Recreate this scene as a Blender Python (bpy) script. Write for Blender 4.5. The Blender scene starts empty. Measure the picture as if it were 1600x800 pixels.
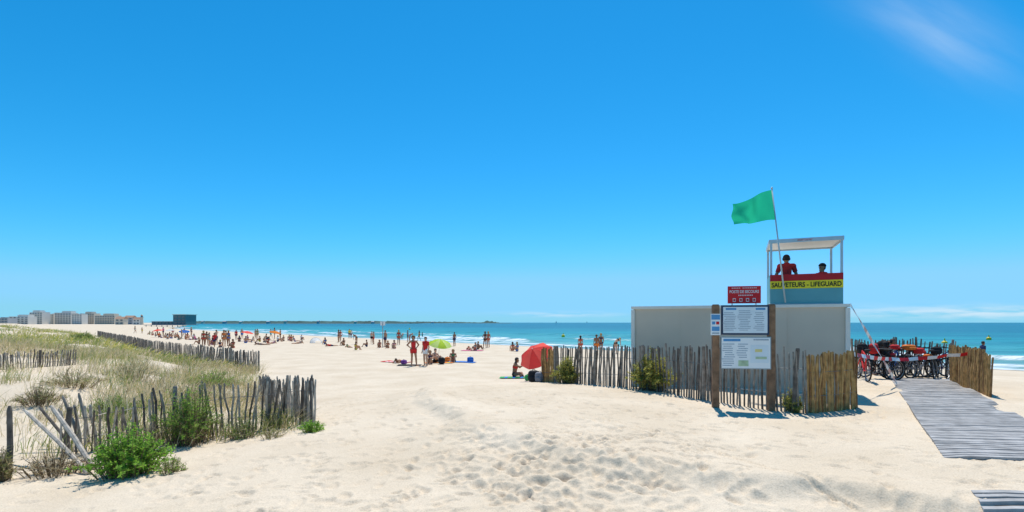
import bpy, bmesh, math, random
import numpy as np
from mathutils import Vector, Matrix, Euler
random.seed(7); rng = np.random.default_rng(7)
ZC, HY, F, SEA = 2.5, 504.0, 800.0, -0.7
scene = bpy.context.scene
COL = scene.collection
PI = math.pi

# ------------------------------------------------------------------ materials
def mk(name, c, rough=.8, var=.18, scale=6., bump=0., bscale=30., spec=.3, metal=0.):
    m = bpy.data.materials.new(name); m.use_nodes = True
    nt = m.node_tree; b = nt.nodes['Principled BSDF']
    b.inputs['Roughness'].default_value = rough
    b.inputs['Specular IOR Level'].default_value = spec
    b.inputs['Metallic'].default_value = metal
    tc = nt.nodes.new('ShaderNodeTexCoord')
    n = nt.nodes.new('ShaderNodeTexNoise'); n.inputs['Scale'].default_value = scale; n.inputs['Detail'].default_value = 5
    nt.links.new(tc.outputs['Object'], n.inputs['Vector'])
    r = nt.nodes.new('ShaderNodeValToRGB')
    r.color_ramp.elements[0].position = .3; r.color_ramp.elements[1].position = .7
    r.color_ramp.elements[0].color = (*[max(0, v*(1-var)) for v in c], 1)
    r.color_ramp.elements[1].color = (*[min(1, v*(1+var)) for v in c], 1)
    nt.links.new(n.outputs['Fac'], r.inputs['Fac']); nt.links.new(r.outputs['Color'], b.inputs['Base Color'])
    if bump:
        n2 = nt.nodes.new('ShaderNodeTexNoise'); n2.inputs['Scale'].default_value = bscale; n2.inputs['Detail'].default_value = 6
        nt.links.new(tc.outputs['Object'], n2.inputs['Vector'])
        bp = nt.nodes.new('ShaderNodeBump'); bp.inputs['Strength'].default_value = bump; bp.inputs['Distance'].default_value = .02
        nt.links.new(n2.outputs['Fac'], bp.inputs['Height']); nt.links.new(bp.outputs['Normal'], b.inputs['Normal'])
    return m
def translucent(m, c, f):
    nt = m.node_tree; b = nt.nodes['Principled BSDF']; out = nt.nodes['Material Output']
    tr = nt.nodes.new('ShaderNodeBsdfTranslucent'); tr.inputs['Color'].default_value = (*c, 1)
    mx = nt.nodes.new('ShaderNodeMixShader'); mx.inputs[0].default_value = f
    nt.links.new(b.outputs[0], mx.inputs[1]); nt.links.new(tr.outputs[0], mx.inputs[2]); nt.links.new(mx.outputs[0], out.inputs[0])
    return m
def leafmat(name, c, var=.3): return translucent(mk(name, c, .7, var, 3.), [min(1, v*1.4) for v in c], .4)
def cloth(name, c, tr=.3): return translucent(mk(name, c, .85, .08, 4.), c, tr)

M = {}
M['picket_grey'] = mk('weathered_grey_wood', (.27, .23, .19), .9, .4, 9., .5, 60)
M['picket_pale'] = mk('pale_dry_wood', (.46, .40, .33), .9, .35, 9., .5, 60)
M['picket_dark'] = mk('dark_wood', (.14, .115, .095), .9, .45, 9., .5, 60)
M['picket_brown'] = mk('brown_chestnut_wood', (.46, .27, .10), .9, .4, 9., .5, 60)
M['picket_brown2'] = mk('brown_chestnut_wood_dark', (.26, .14, .055), .9, .4, 9., .5, 60)
M['wire'] = mk('galvanised_wire', (.22, .21, .2), .5, .1, metal=.6)
M['board_post'] = mk('brown_post_wood', (.24, .135, .075), .8, .35, 7., .4, 40)
M['wall'] = mk('cream_grey_cladding', (.64, .54, .42), .6, .05, 1.2)
M['trim'] = mk('white_trim', (.80, .75, .66), .5, .04)
M['steel'] = mk('pale_blue_steel', (.50, .60, .64), .45, .06, metal=.2)
M['pale'] = mk('teal_panel', (.13, .37, .40), .5, .06, 2.)
M['white'] = mk('white_paint', (.8, .8, .78), .5, .03)
M['red'] = mk('sign_red', (.70, .02, .025), .5, .08)
M['darkred'] = mk('band_red', (.50, .015, .02), .5, .08)
M['yellow'] = mk('band_yellow', (.88, .70, .03), .5, .05)
M['black'] = mk('black_print', (.015, .015, .018), .6, .1)
M['navy'] = mk('navy_frame', (.03, .045, .09), .4, .1)
M['paper'] = mk('pale_blue_paper', (.72, .78, .80), .35, .06, 3.)
M['paperw'] = mk('white_paper', (.84, .84, .82), .35, .05, 3.)
M['printgrey'] = mk('print_grey', (.38, .43, .48), .5, .2, 40)
M['printblue'] = mk('print_blue', (.10, .30, .55), .5, .1)
M['printgreen'] = mk('print_green', (.45, .56, .35), .5, .2, 12)
M['printyellow'] = mk('print_yellow', (.78, .66, .25), .5, .1)
M['green_flag'] = cloth('green_flag_cloth', (.02, .52, .28), .45)
M['rubber'] = mk('black_rubber', (.02, .02, .02), .8, .2)
M['metal'] = mk('grey_metal', (.35, .35, .36), .35, .1, metal=.8)
M['plank'] = mk('grey_slat', (.355, .345, .335), .85, .28, 5., .3, 50)

# ------------------------------------------------------------------ mesh builder
class MB:
    def __init__(s): s.v = []; s.f = []; s.m = []
    def add(s, vs, fs, mi=0):
        o = len(s.v); s.v += [tuple(v) for v in vs]
        for f in fs: s.f.append([o+i for i in f]); s.m.append(mi)
    def box(s, c, sz, R=None, mi=0):
        c = Vector(c); hx, hy, hz = sz[0]/2, sz[1]/2, sz[2]/2
        vs = [Vector((x, y, z)) for x in (-hx, hx) for y in (-hy, hy) for z in (-hz, hz)]
        if R is not None: vs = [R @ v for v in vs]
        s.add([c+v for v in vs], [(0,1,3,2),(4,6,7,5),(0,4,5,1),(2,3,7,6),(0,2,6,4),(1,5,7,3)], mi)
    def tube(s, pts, rad, n=6, mi=0, cap=True):
        pts = [Vector(p) for p in pts]
        if not hasattr(rad, '__len__'): rad = [rad]*len(pts)
        o = len(s.v); up = None
        for i, p in enumerate(pts):
            d = (pts[min(i+1, len(pts)-1)]-pts[max(i-1, 0)])
            d = d.normalized() if d.length > 1e-9 else Vector((0, 0, 1))
            if up is None: up = Vector((0, 1, 0)) if abs(d.z) > .9 else Vector((0, 0, 1))
            a = d.cross(up).normalized(); b = d.cross(a).normalized()
            for k in range(n):
                t = 2*PI*k/n; s.v.append(tuple(p+a*math.cos(t)*rad[i]+b*math.sin(t)*rad[i]))
        for i in range(len(pts)-1):
            for k in range(n):
                s.f.append([o+i*n+k, o+i*n+(k+1) % n, o+(i+1)*n+(k+1) % n, o+(i+1)*n+k]); s.m.append(mi)
        if cap:
            s.f.append([o+k for k in range(n)][::-1]); s.m.append(mi)
            e = o+(len(pts)-1)*n; s.f.append([e+k for k in range(n)]); s.m.append(mi)
    def ball(s, c, r, n=10, m=7, mi=0, e=1.0, R=None):
        if not hasattr(r, '__len__'): r = (r, r, r)
        c = Vector(c)
        def pw(x): return math.copysign(abs(x)**e, x)
        vs = []
        for j in range(m+1):
            ph = -PI/2+PI*j/m
            if j in (0, m):
                vs.append(Vector((0, 0, r[2]*(-1 if j == 0 else 1)))); continue
            for k in range(n):
                t = 2*PI*k/n
                vs.append(Vector((r[0]*pw(math.cos(ph))*pw(math.cos(t)), r[1]*pw(math.cos(ph))*pw(math.sin(t)), r[2]*pw(math.sin(ph)))))
        if R is not None: vs = [R @ v for v in vs]
        fs = []
        for k in range(n): fs.append((0, 1+(k+1) % n, 1+k))
        for j in range(m-2):
            for k in range(n):
                a = 1+j*n+k; b = 1+j*n+(k+1) % n; fs.append((a, b, b+n, a+n))
        last = len(vs)-1; base = 1+(m-2)*n
        for k in range(n): fs.append((base+k, base+(k+1) % n, last))
        s.add([c+v for v in vs], fs, mi)
    def torus(s, c, R, r, n=20, m=5, mi=0):     # in the local xz plane
        vs = []; fs = []
        for i in range(n):
            a = 2*PI*i/n
            for j in range(m):
                b = 2*PI*j/m; q = R+r*math.cos(b)
                vs.append((c[0]+q*math.cos(a), c[1]+r*math.sin(b), c[2]+q*math.sin(a)))
        for i in range(n):
            for j in range(m):
                fs.append((i*m+j, i*m+(j+1) % m, ((i+1) % n)*m+(j+1) % m, ((i+1) % n)*m+j))
        s.add(vs, fs, mi)
    def build(s, name, mats, parent=None, smooth=False, loc=None, off=None):
        me = bpy.data.meshes.new(name)
        vs = s.v
        if off is not None: vs = [(v[0]-off[0], v[1]-off[1], v[2]-off[2]) for v in vs]
        me.from_pydata(vs, [], s.f)
        if not isinstance(mats, (list, tuple)): mats = [mats]
        for m in mats: me.materials.append(m)
        me.polygons.foreach_set('material_index', s.m)
        if smooth: me.polygons.foreach_set('use_smooth', [True]*len(me.polygons))
        me.update()
        o = bpy.data.objects.new(name, me); COL.objects.link(o)
        if parent: o.parent = parent
        if loc is not None: o.location = loc
        return o

def tag(o, label=None, cat=None, group=None, kind=None):
    if label: o['label'] = label
    if cat: o['category'] = cat
    if group: o['group'] = group
    if kind: o['kind'] = kind
    return o
def empty(name, loc, rz=0, label=None, cat=None, group=None):
    o = bpy.data.objects.new(name, None); COL.objects.link(o); o.empty_display_size = .1
    o.location = loc; o.rotation_euler = (0, 0, rz)
    return tag(o, label, cat, group)
def copy_tree(o, parent=None):
    c = o.copy(); COL.objects.link(c)
    if parent: c.parent = parent
    for ch in list(o.children): copy_tree(ch, c)
    return c
def setmat(o, m, i=0):
    o.material_slots[i].link = 'OBJECT'; o.material_slots[i].material = m
def quick_mesh(name, co, quads, mats, mi=None, smooth=True):
    me = bpy.data.meshes.new(name)
    n = len(co); k = quads.shape[1]; q = len(quads)
    me.vertices.add(n); me.vertices.foreach_set('co', np.asarray(co, dtype=np.float32).ravel())
    me.loops.add(q*k); me.loops.foreach_set('vertex_index', quads.astype(np.int32).ravel())
    me.polygons.add(q); me.polygons.foreach_set('loop_start', np.arange(0, q*k, k, dtype=np.int32))
    for m in mats: me.materials.append(m)
    if mi is not None: me.polygons.foreach_set('material_index', np.asarray(mi, dtype=np.int32))
    if smooth: me.polygons.foreach_set('use_smooth', np.ones(q, dtype=bool))
    me.update(calc_edges=True); me.validate()
    return me

# ------------------------------------------------------------------ terrain function
def sm(a, b, t):
    t = np.clip((np.asarray(t, float)-a)/(b-a), 0, 1); return t*t*(3-2*t)
def vn(x, y, seed=0):
    xi = np.floor(x); yi = np.floor(y); fx = x-xi; fy = y-yi
    fx = fx*fx*(3-2*fx); fy = fy*fy*(3-2*fy)
    def hs(a, b):
        v = np.sin(a*127.1+b*311.7+seed*74.7)*43758.5453; return v-np.floor(v)
    return (hs(xi, yi)*(1-fx)+hs(xi+1, yi)*fx)*(1-fy)+(hs(xi, yi+1)*(1-fx)+hs(xi+1, yi+1)*fx)*fy
def poly_sd(x, y, P):
    d = np.full(x.shape, 1e9); ins = np.zeros(x.shape, bool); n = len(P)
    for i in range(n):
        ax, ay = P[i]; bx, by = P[(i+1) % n]; ex, ey = bx-ax, by-ay
        t = np.clip(((x-ax)*ex+(y-ay)*ey)/(ex*ex+ey*ey), 0, 1)
        d = np.minimum(d, np.hypot(x-ax-t*ex, y-ay-t*ey))
        c = ((ay > y) != (by > y))
        with np.errstate(divide='ignore', invalid='ignore'):
            xx = ax+(y-ay)*ex/(ey if ey != 0 else 1e-9)
        ins ^= c & (x < xx)
    return np.where(ins, d, -d)
DUNE = [(-4.1,10.6),(-7.0,14.5),(-13.3,27),(-18.8,32),(-29.4,42),(-47.3,62),(-77.2,95),(-300,330),(-700,600),(-700,8),(-8.6,8.4),(-7.5,9.2)]
RIDGE = [(-2.4,15),(-1.6,11.8),(-.4,8.4),(.9,6.9),(3.0,5.8),(7,4.8),(40,4),(40,40),(0,40)]
def S(x, y):
    return (73-1.1*x-y)/1.487+.21*np.maximum(0, y-250)
def h(x, y):
    x = np.asarray(x, float); y = np.asarray(y, float)
    sh = np.broadcast(x, y).shape; x = np.broadcast_to(x, sh).astype(float); y = np.broadcast_to(y, sh).astype(float)
    s = S(x, y); u = y-.35*x
    w = 1-sm(13, 24, u)
    z = -.05+.66*w-.30*sm(-2.5, -6.5, x)*w
    rsd = poly_sd(x, y, RIDGE)+.6*(vn(x*.9, y*.9, 5)-.5)+.15*(vn(x*2.6, y*2.6, 6)-.5)
    fade = sm(6.5, 3.2, x)
    z = z+w*(.14*sm(-.45, .12, rsd)*fade+.14*sm(-.6, .25, rsd)*(1-fade)+.11*sm(-1.6, -.3, rsd)-.16)+w*fade*.04*np.exp(-((rsd-.25)/.35)**2)
    r = np.hypot(x, y); near = np.exp(-r/60)
    z = z+near*(.13*(vn(x*.3, y*.3, 1)-.5)+.05*(vn(x*.9, y*.9, 2)-.5))
    d = poly_sd(x, y, DUNE)
    dn = .88*sm(0, 6, d)+.80*sm(5, 14, d)+.30*sm(12, 22, d)
    dn = dn*(.8+.4*vn(x*.18, y*.18, 3))+.4*sm(1, 4, d)*(vn(x*.4, y*.4, 4)-.5)
    z = z+dn
    zs = -.75+.055*s
    k = .35; hh = np.clip(.5+.5*(zs-z)/k, 0, 1)
    z = zs*(1-hh)+z*hh-k*hh*(1-hh)
    return np.maximum(z, -5)
def h1(x, y): return float(h(np.array([x]), np.array([y]))[0])
DD = np.geomspace(3, 3000, 5000)
def gp(px, py):
    X = (px-800)/F*DD; zr = ZC-(py-HY)/F*DD; hit = np.nonzero(h(X, DD) >= zr)[0]
    D = DD[hit[0]] if len(hit) else 3000
    x = (px-800)/F*D; return Vector((x, D, h1(x, D)))
def at(px, D):
    x = (px-800)/F*D; return Vector((x, D, h1(x, D)))
def pz(py, D): return ZC-(py-HY)/F*D
def wp(px, py, D): return Vector(((px-800)/F*D, D, pz(py, D)))

# ------------------------------------------------------------------ ground sheet
rad = np.concatenate([np.geomspace(2.5, 26, 540)[:-1], np.geomspace(26, 9000, 180)])
NA = 700; th = np.linspace(math.radians(-70), math.radians(70), NA); dth = th[1]-th[0]
RR, TT = np.meshgrid(rad, th, indexing='ij')
GX = RR*np.sin(TT); GY = RR*np.cos(TT); GZ = h(GX, GY)
def dent(cx, cy, rx, ry, a, dep, rim=.4):
    r = math.hypot(cx, cy); t = math.atan2(cx, cy); R = 2.4*max(rx, ry)
    i0, i1 = np.searchsorted(rad, [r-R, r+R]); j0 = int((t-R/r-th[0])/dth); j1 = int((t+R/r-th[0])/dth)+2
    j0 = max(0, j0); j1 = min(NA, j1)
    if i1 <= i0 or j1 <= j0: return
    X = GX[i0:i1, j0:j1]-cx; Y = GY[i0:i1, j0:j1]-cy; ca, sa = math.cos(a), math.sin(a)
    q = ((X*ca+Y*sa)/rx)**2+((-X*sa+Y*ca)/ry)**2; sq = np.sqrt(q)
    GZ[i0:i1, j0:j1] += -dep*np.exp(-q*q*.8)+rim*dep*np.exp(-((sq-1.45)/.35)**2)
for k in range(2600):      # trampled sand
    r = 4.2+26*random.random()**1.3; t = math.radians(random.uniform(-44, 46)); x, y = r*math.sin(t), r*math.cos(t)
    if float(poly_sd(np.array([x]), np.array([y]), DUNE)[0]) > .2: continue
    s_ = random.uniform(.8, 1.4)*(1+max(0, r-12)*.03)
    dent(x, y, .05*s_, .115*s_, random.uniform(0, PI), random.uniform(.008, .026))
for k in range(330):       # the busier foot of the low bank
    x = random.gauss(.7, 1.1); y = random.gauss(7.0, 1.2)
    dent(x, y, random.uniform(.05, .08), random.uniform(.11, .15), random.uniform(0, PI), random.uniform(.016, .036))
for k in range(60):        # lines of footprints
    p = Vector((random.uniform(-5, 9), random.uniform(5, 14))); a = random.uniform(-1.1, 1.1); d = Vector((math.sin(a), math.cos(a)))
    for i in range(20):
        q = p+d*(.62*i)+Vector((d.y, -d.x))*(.09 if i % 2 else -.09)
        if q.length > 28 or q.length < 3.5: continue
        dent(q.x, q.y, .05, .125, -a, random.uniform(.016, .030))
for off in (0, .22):       # bicycle ruts
    A = gp(880, 640+off*30); B = gp(1345, 790+off*30); A = Vector((A.x, A.y)); B = Vector((B.x, B.y))
    n = int((A-B).length/.07)
    for i in range(n):
        q = A.lerp(B, i/n); q.x += .12*math.sin(i*.05)+off*.3
        dent(q.x, q.y, .03, .06, math.atan2(-(B-A).x, (B-A).y), .016, .5)
ii, jj = np.meshgrid(np.arange(len(rad)-1), np.arange(NA-1), indexing='ij')
a0 = ii*NA+jj
quads = np.stack([a0, a0+1, a0+NA+1, a0+NA], -1).reshape(-1, 4)[:, ::-1]
def sand_material():
    m = bpy.data.materials.new('sand'); m.use_nodes = True; nt = m.node_tree; N = nt.nodes; L = nt.links; b = N['Principled BSDF']
    b.inputs['Roughness'].default_value = .95; b.inputs['Specular IOR Level'].default_value = .1
    g = N.new('ShaderNodeNewGeometry'); sx = N.new('ShaderNodeSeparateXYZ'); L.new(g.outputs['Position'], sx.inputs[0])
    def noise(sc, det=6):
        n = N.new('ShaderNodeTexNoise'); n.inputs['Scale'].default_value = sc; n.inputs['Detail'].default_value = det; L.new(g.outputs['Position'], n.inputs['Vector']); return n
    n1 = noise(.6); r1 = N.new('ShaderNodeValToRGB'); L.new(n1.outputs['Fac'], r1.inputs[0])
    r1.color_ramp.elements[0].position = .3; r1.color_ramp.elements[1].position = .7
    r1.color_ramp.elements[0].color = (.60, .495, .365, 1); r1.color_ramp.elements[1].color = (.70, .595, .46, 1)
    n2 = noise(55, 8); r2 = N.new('ShaderNodeValToRGB'); L.new(n2.outputs['Fac'], r2.inputs[0])
    r2.color_ramp.elements[0].position = .32; r2.color_ramp.elements[1].position = .55
    r2.color_ramp.elements[0].color = (.83, .81, .78, 1); r2.color_ramp.elements[1].color = (1.02, 1.01, 1.0, 1)
    mu = N.new('ShaderNodeMixRGB'); mu.blend_type = 'MULTIPLY'; mu.inputs[0].default_value = 1
    L.new(r1.outputs[0], mu.inputs[1]); L.new(r2.outputs[0], mu.inputs[2])
    wr = N.new('ShaderNodeMapRange'); wr.inputs[1].default_value = -.62; wr.inputs[2].default_value = -.42; L.new(sx.outputs['Z'], wr.inputs[0])
    wet = N.new('ShaderNodeMixRGB'); wet.inputs[1].default_value = (.30, .23, .15, 1)
    L.new(wr.outputs[0], wet.inputs[0]); L.new(mu.outputs[0], wet.inputs[2]); L.new(wet.outputs[0], b.inputs['Base Color'])
    n3 = noise(7, 8); n4 = noise(40, 6); ad = N.new('ShaderNodeMath'); ad.operation = 'MULTIPLY_ADD'; ad.inputs[1].default_value = .4
    L.new(n4.outputs['Fac'], ad.inputs[0]); L.new(n3.outputs['Fac'], ad.inputs[2])
    bp = N.new('ShaderNodeBump'); bp.inputs['Strength'].default_value = .42; bp.inputs['Distance'].default_value = .04
    L.new(ad.outputs[0], bp.inputs['Height']); L.new(bp.outputs[0], b.inputs['Normal'])
    return m
M['sand'] = sand_material()
go = bpy.data.objects.new('ground', quick_mesh('ground', np.stack([GX, GY, GZ], -1).reshape(-1, 3), quads, [M['sand']]))
COL.objects.link(go); tag(go, kind='structure')

# ------------------------------------------------------------------ sea
def sea_material():
    m = bpy.data.materials.new('sea_water'); m.use_nodes = True; nt = m.node_tree; N = nt.nodes; L = nt.links; b = N['Principled BSDF']
    b.inputs['Roughness'].default_value = .32; b.inputs['Specular IOR Level'].default_value = .2
    g = N.new('ShaderNodeNewGeometry')
    a1 = N.new('ShaderNodeAttribute'); a1.attribute_name = 'offshore'
    r1 = N.new('ShaderNodeValToRGB'); L.new(a1.outputs['Fac'], r1.inputs[0]); cr = r1.color_ramp
    cr.elements[0].position = 0; cr.elements[0].color = (.26, .36, .28, 1)
    cr.elements[1].position = 1; cr.elements[1].color = (.006, .14, .18, 1)
    e = cr.elements.new(.10); e.color = (.07, .33, .31, 1)
    e = cr.elements.new(.40); e.color = (.016, .235, .25, 1)
    mp = N.new('ShaderNodeMapping'); mp.inputs['Rotation'].default_value = (0, 0, math.radians(47)); mp.inputs['Scale'].default_value = (.22, 1, 1)
    L.new(g.outputs['Position'], mp.inputs[0])
    n0 = N.new('ShaderNodeTexNoise'); n0.inputs['Scale'].default_value = .12; n0.inputs['Detail'].default_value = 8; L.new(mp.outputs[0], n0.inputs['Vector'])
    r0 = N.new('ShaderNodeValToRGB'); L.new(n0.outputs['Fac'], r0.inputs[0])
    r0.color_ramp.elements[0].position = .35; r0.color_ramp.elements[1].position = .65
    r0.color_ramp.elements[0].color = (.58, .64, .70, 1); r0.color_ramp.elements[1].color = (1.25, 1.2, 1.15, 1)
    mu = N.new('ShaderNodeMixRGB'); mu.blend_type = 'MULTIPLY'; mu.inputs[0].default_value = 1
    L.new(r1.outputs[0], mu.inputs[1]); L.new(r0.outputs[0], mu.inputs[2])
    a2 = N.new('ShaderNodeAttribute'); a2.attribute_name = 'foam'
    n1 = N.new('ShaderNodeTexNoise'); n1.inputs['Scale'].default_value = 1.3; n1.inputs['Detail'].default_value = 9; n1.inputs['Roughness'].default_value = .65; L.new(mp.outputs[0], n1.inputs['Vector'])
    ad = N.new('ShaderNodeMath'); ad.operation = 'ADD'; L.new(a2.outputs['Fac'], ad.inputs[0]); L.new(n1.outputs['Fac'], ad.inputs[1])
    mr = N.new('ShaderNodeMapRange'); mr.inputs[1].default_value = .76; mr.inputs[2].default_value = .98; L.new(ad.outputs[0], mr.inputs[0])
    mx = N.new('ShaderNodeMixRGB'); L.new(mr.outputs[0], mx.inputs[0]); L.new(mu.outputs[0], mx.inputs[1]); mx.inputs[2].default_value = (.84, .86, .86, 1)
    L.new(mx.outputs[0], b.inputs['Base Color'])
    n2 = N.new('ShaderNodeTexNoise'); n2.inputs['Scale'].default_value = .9; n2.inputs['Detail'].default_value = 8; L.new(mp.outputs[0], n2.inputs['Vector'])
    bp = N.new('ShaderNodeBump'); bp.inputs['Strength'].default_value = .9; bp.inputs['Distance'].default_value = .5
    L.new(n2.outputs['Fac'], bp.inputs['Height']); L.new(bp.outputs[0], b.inputs['Normal'])
    return m
M['sea'] = sea_material()
ss = np.concatenate([np.arange(8, -60, -.45), -np.geomspace(60, 40000, 70)])
uu = np.concatenate([-np.geomspace(40000, 420, 40), np.arange(-415, 130, 1.1), np.geomspace(130, 40000, 40)])
SS, UU = np.meshgrid(ss, uu, indexing='ij')
SX = UU/1.487-SS*1.1/1.487; SY = 73-UU*1.1/1.487-SS/1.487
SZ = np.full(SS.shape, SEA); FO = np.zeros(SS.shape)
for k, (sk, amp, fo) in enumerate([(.6, .05, .52), (-2.6, .16, .46), (-6.5, .30, .44), (-11.5, .40, .48), (-17.5, .38, .42), (-25, .32, .34), (-35, .25, .26), (-47, .2, .18)]):
    c = sk+2.4*(vn(UU/22, UU*0+k, 11)-.5)*(1 if k else .6)+1.2*(vn(UU/6, UU*0+k, 12)-.5)
    gate = sm(.34 if k < 2 else .42, .62, vn(UU/19+k*7.3, UU*0+k*3, 13)) if k else np.ones(UU.shape)*.9
    prof = np.exp(-((SS-c)/np.where(SS > c, .8, 2.0))**2)
    SZ += amp*gate*prof
    FO += fo*gate*np.exp(-((SS-c-.5)/(1.0 if k else 1.4))**2)
SZ += np.where(SS > -60, .09*(vn(SX/2.2, SY/2.2, 21)-.5)+.12*(vn(UU/7, SS/2.5, 22)-.5), 0)*np.clip(-SS/6, 0, 1)
nu = len(uu); ii, jj = np.meshgrid(np.arange(len(ss)-1), np.arange(nu-1), indexing='ij'); a0 = ii*nu+jj
sq = np.stack([a0, a0+1, a0+nu+1, a0+nu], -1).reshape(-1, 4)
sme = quick_mesh('sea', np.stack([SX, SY, SZ], -1).reshape(-1, 3), sq[:, ::-1], [M['sea']])
at1 = sme.attributes.new('foam', 'FLOAT', 'POINT'); at1.data.foreach_set('value', FO.ravel().astype(np.float32))
at2 = sme.attributes.new('offshore', 'FLOAT', 'POINT'); at2.data.foreach_set('value', np.clip(-SS/190+.02, 0, 1).ravel().astype(np.float32))
so = bpy.data.objects.new('sea', sme); COL.objects.link(so); tag(so, kind='structure')
if sme.polygons[len(sme.polygons)//2].normal.z < 0: sme.flip_normals()
if go.data.polygons[1000].normal.z < 0: go.data.flip_normals()

# ------------------------------------------------------------------ far headland
mh = mk('headland_green', (.045, .10, .09), .95, .4, .02)
msand = mk('far_shore_sand', (.20, .23, .20), .95, .2, .02)
def headland(px0, px1, D, zt, name, n=140, taper=(.08, .08)):
    b = MB(); rows = []
    for i in range(n+1):
        t = i/n; px = px0+(px1-px0)*t; x = (px-800)/F*D
        e = min(1, t/taper[0], (1-t)/taper[1]); top = SEA+(zt*(.55+.45*random.random()))*max(.1, e)
        rows.append([(x, D, SEA-.5), (x, D+2, SEA+1.6), (x, D+30, top), (x, D+140, top*.8), (x, D+300, SEA-.5)])
    vs = [p for r in rows for p in r]
    for i in range(n):
        for j in range(4):
            b.f.append([i*5+j, (i+1)*5+j, (i+1)*5+j+1, i*5+j+1]); b.m.append(1 if j == 0 else 0)
    b.v = vs
    return tag(b.build(name, [mh, msand]), kind='structure')
headland(270, 640, 1500, 8.5, 'headland', 200)
headland(480, 800, 2300, 9.0, 'headland', 160, (.05, .3))
headland(745, 785, 2200, 13, 'hill', 24, (.4, .5))

# ------------------------------------------------------------------ town
M['bwhite'] = mk('white_render', (.70, .67, .61), .8, .06, .1)
M['bcream'] = mk('cream_render', (.63, .55, .44), .8, .06, .1)
M['bgrey'] = mk('grey_render', (.40, .41, .42), .8, .06, .1)
M['glassdark'] = mk('dark_glass', (.13, .16, .18), .2, .2)
M['teal'] = mk('teal_glass', (.05, .16, .19), .25, .2)
M['tile'] = mk('tile_roof', (.42, .25, .17), .8, .2)
def building(px0, px1, ytop, D, wall, roofm, label, storeys, cols, cat='building', group=None, roof='flat', step=0):
    x0, x1 = (px0-800)/F*D, (px1-800)/F*D; zb = h1((x0+x1)/2, D); zt = pz(ytop, D); w = x1-x0; H = zt-zb
    r = empty('apartment_building' if cols > 2 else 'house', ((x0+x1)/2, D, zb), 0, label, cat, group)
    b = MB(); dp = min(14, w*.7)
    b.box((0, dp/2, H/2-.5), (w, dp, H+1))
    if step: b.box((w*.12*step, dp/2+1, H+1.4), (w*.55, dp*.7, 2.8))
    b.build('wall', wall, r)
    b = MB()
    if roof == 'flat':
        b.box((-w*.3*(step or 1), dp/2-.2, H+.2), (w*.38 if step else w+.6, dp+1, .4)); b.box((w*.12*step if step else w*.2, dp/2+1, H+(3.0 if step else .8)), (w*.5 if step else w*.16, dp*.5, .4 if step else 1.0))
    else:
        b.add([(-w/2-.4, -.5, H), (w/2+.4, -.5, H), (w/2+.4, dp+.5, H), (-w/2-.4, dp+.5, H), (-w/2-.4, dp/2, H+2.6), (w/2+.4, dp/2, H+2.6)],
              [(0,1,5,4), (2,3,4,5), (0,4,3), (1,2,5), (0,3,2,1)])
    b.build('roof', roofm, r)
    for i in range(storeys):
        for j in range(cols):
            cw = w/cols; b = MB()
            b.box((-w/2+cw*(j+.5), -.05, H*(i+.5)/storeys), (cw*.5, .25, H/storeys*.45)); b.build('window', M['glassdark'], r)
    if cols > 4:
        for i in range(1, storeys):
            b = MB(); b.box((0, -.7, H*i/storeys), (w*.96, 1.4, .35)); b.build('balcony', M['bwhite'], r)
    return r
building(-30, 12, 497, 700, M['bgrey'], M['bgrey'], 'low grey seafront block at the far left edge of the town', 3, 8)
building(14, 44, 495, 760, M['bwhite'], M['bgrey'], 'small grey-white block just left of the tall white apartments', 4, 5, step=1)
building(46, 66, 488, 800, M['bwhite'], M['bgrey'], 'tallest white apartment block of the town, left of the cream block', 6, 5, step=-1)
building(67, 84, 491, 840, M['bcream'], M['bwhite'], 'narrow cream block squeezed against the tallest white block', 5, 4)
building(85, 111, 489, 820, M['bwhite'], M['bgrey'], 'wide white block right of the narrow cream block', 5, 6, step=1)
building(112, 128, 491, 800, M['bwhite'], M['bgrey'], 'white seafront block right of the wide white block', 5, 4)
building(129, 147, 490, 830, M['bcream'], M['bgrey'], 'cream block just right of the white seafront block', 5, 5, step=-1)
building(148, 179, 493, 790, M['bcream'], M['bwhite'], 'long cream seafront block at the right of the apartment row', 4, 8, step=1)
building(180, 193, 498, 640, M['bcream'], M['tile'], 'left small cream house with tiled roof beyond the dune', 2, 2, 'house', None, 'gable')
building(194, 207, 496, 680, M['bgrey'], M['tile'], 'taller grey house with tiled roof left of the lighthouse', 3, 2, 'house', None, 'gable')
building(208, 218, 499, 620, M['bwhite'], M['tile'], 'low white house with tiled roof next to the lighthouse', 2, 2, 'house', None, 'gable')
r = empty('lighthouse', tuple(at(221.5, 600)), 0, 'small pale lighthouse tower rising behind the beach town', 'lighthouse')
b = MB(); b.tube([(0,0,-1), (0,0,8.5)], [2.0, 1.4], 12); b.build('tower', M['bcream'], r)
b = MB(); b.tube([(0,0,8.5), (0,0,8.9)], [2.0, 2.0], 12); b.build('gallery', M['bgrey'], r)
b = MB(); b.tube([(0,0,8.9), (0,0,10.6)], [1.1, 1.1], 10); b.build('lantern', M['glassdark'], r)
b = MB(); b.tube([(0,0,10.6), (0,0,12)], [1.4, .1], 10); b.build('roof', M['tile'], r)
r = empty('seafront_hall', tuple(at(259, 330)), 0, 'dark teal glass seafront building on a deck above the waterline', 'building')
def px2m(p): return p*330/F
b = MB(); b.box((0, 6, 1.2), (px2m(62), 16, .4)); b.build('deck', M['bgrey'], r)
b = MB(); b.box((px2m(-11), 8, 2.4), (px2m(34), 9, 2.0)); b.box((px2m(19), 7, 4.6), (px2m(20), 11, 6.4)); b.build('wall', M['teal'], r)
b = MB(); b.box((px2m(-11), 8, 3.55), (px2m(38), 10, .25)); b.box((px2m(19), 7, 8.0), (px2m(22), 12, .35)); b.build('roof', M['bwhite'], r)
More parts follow.
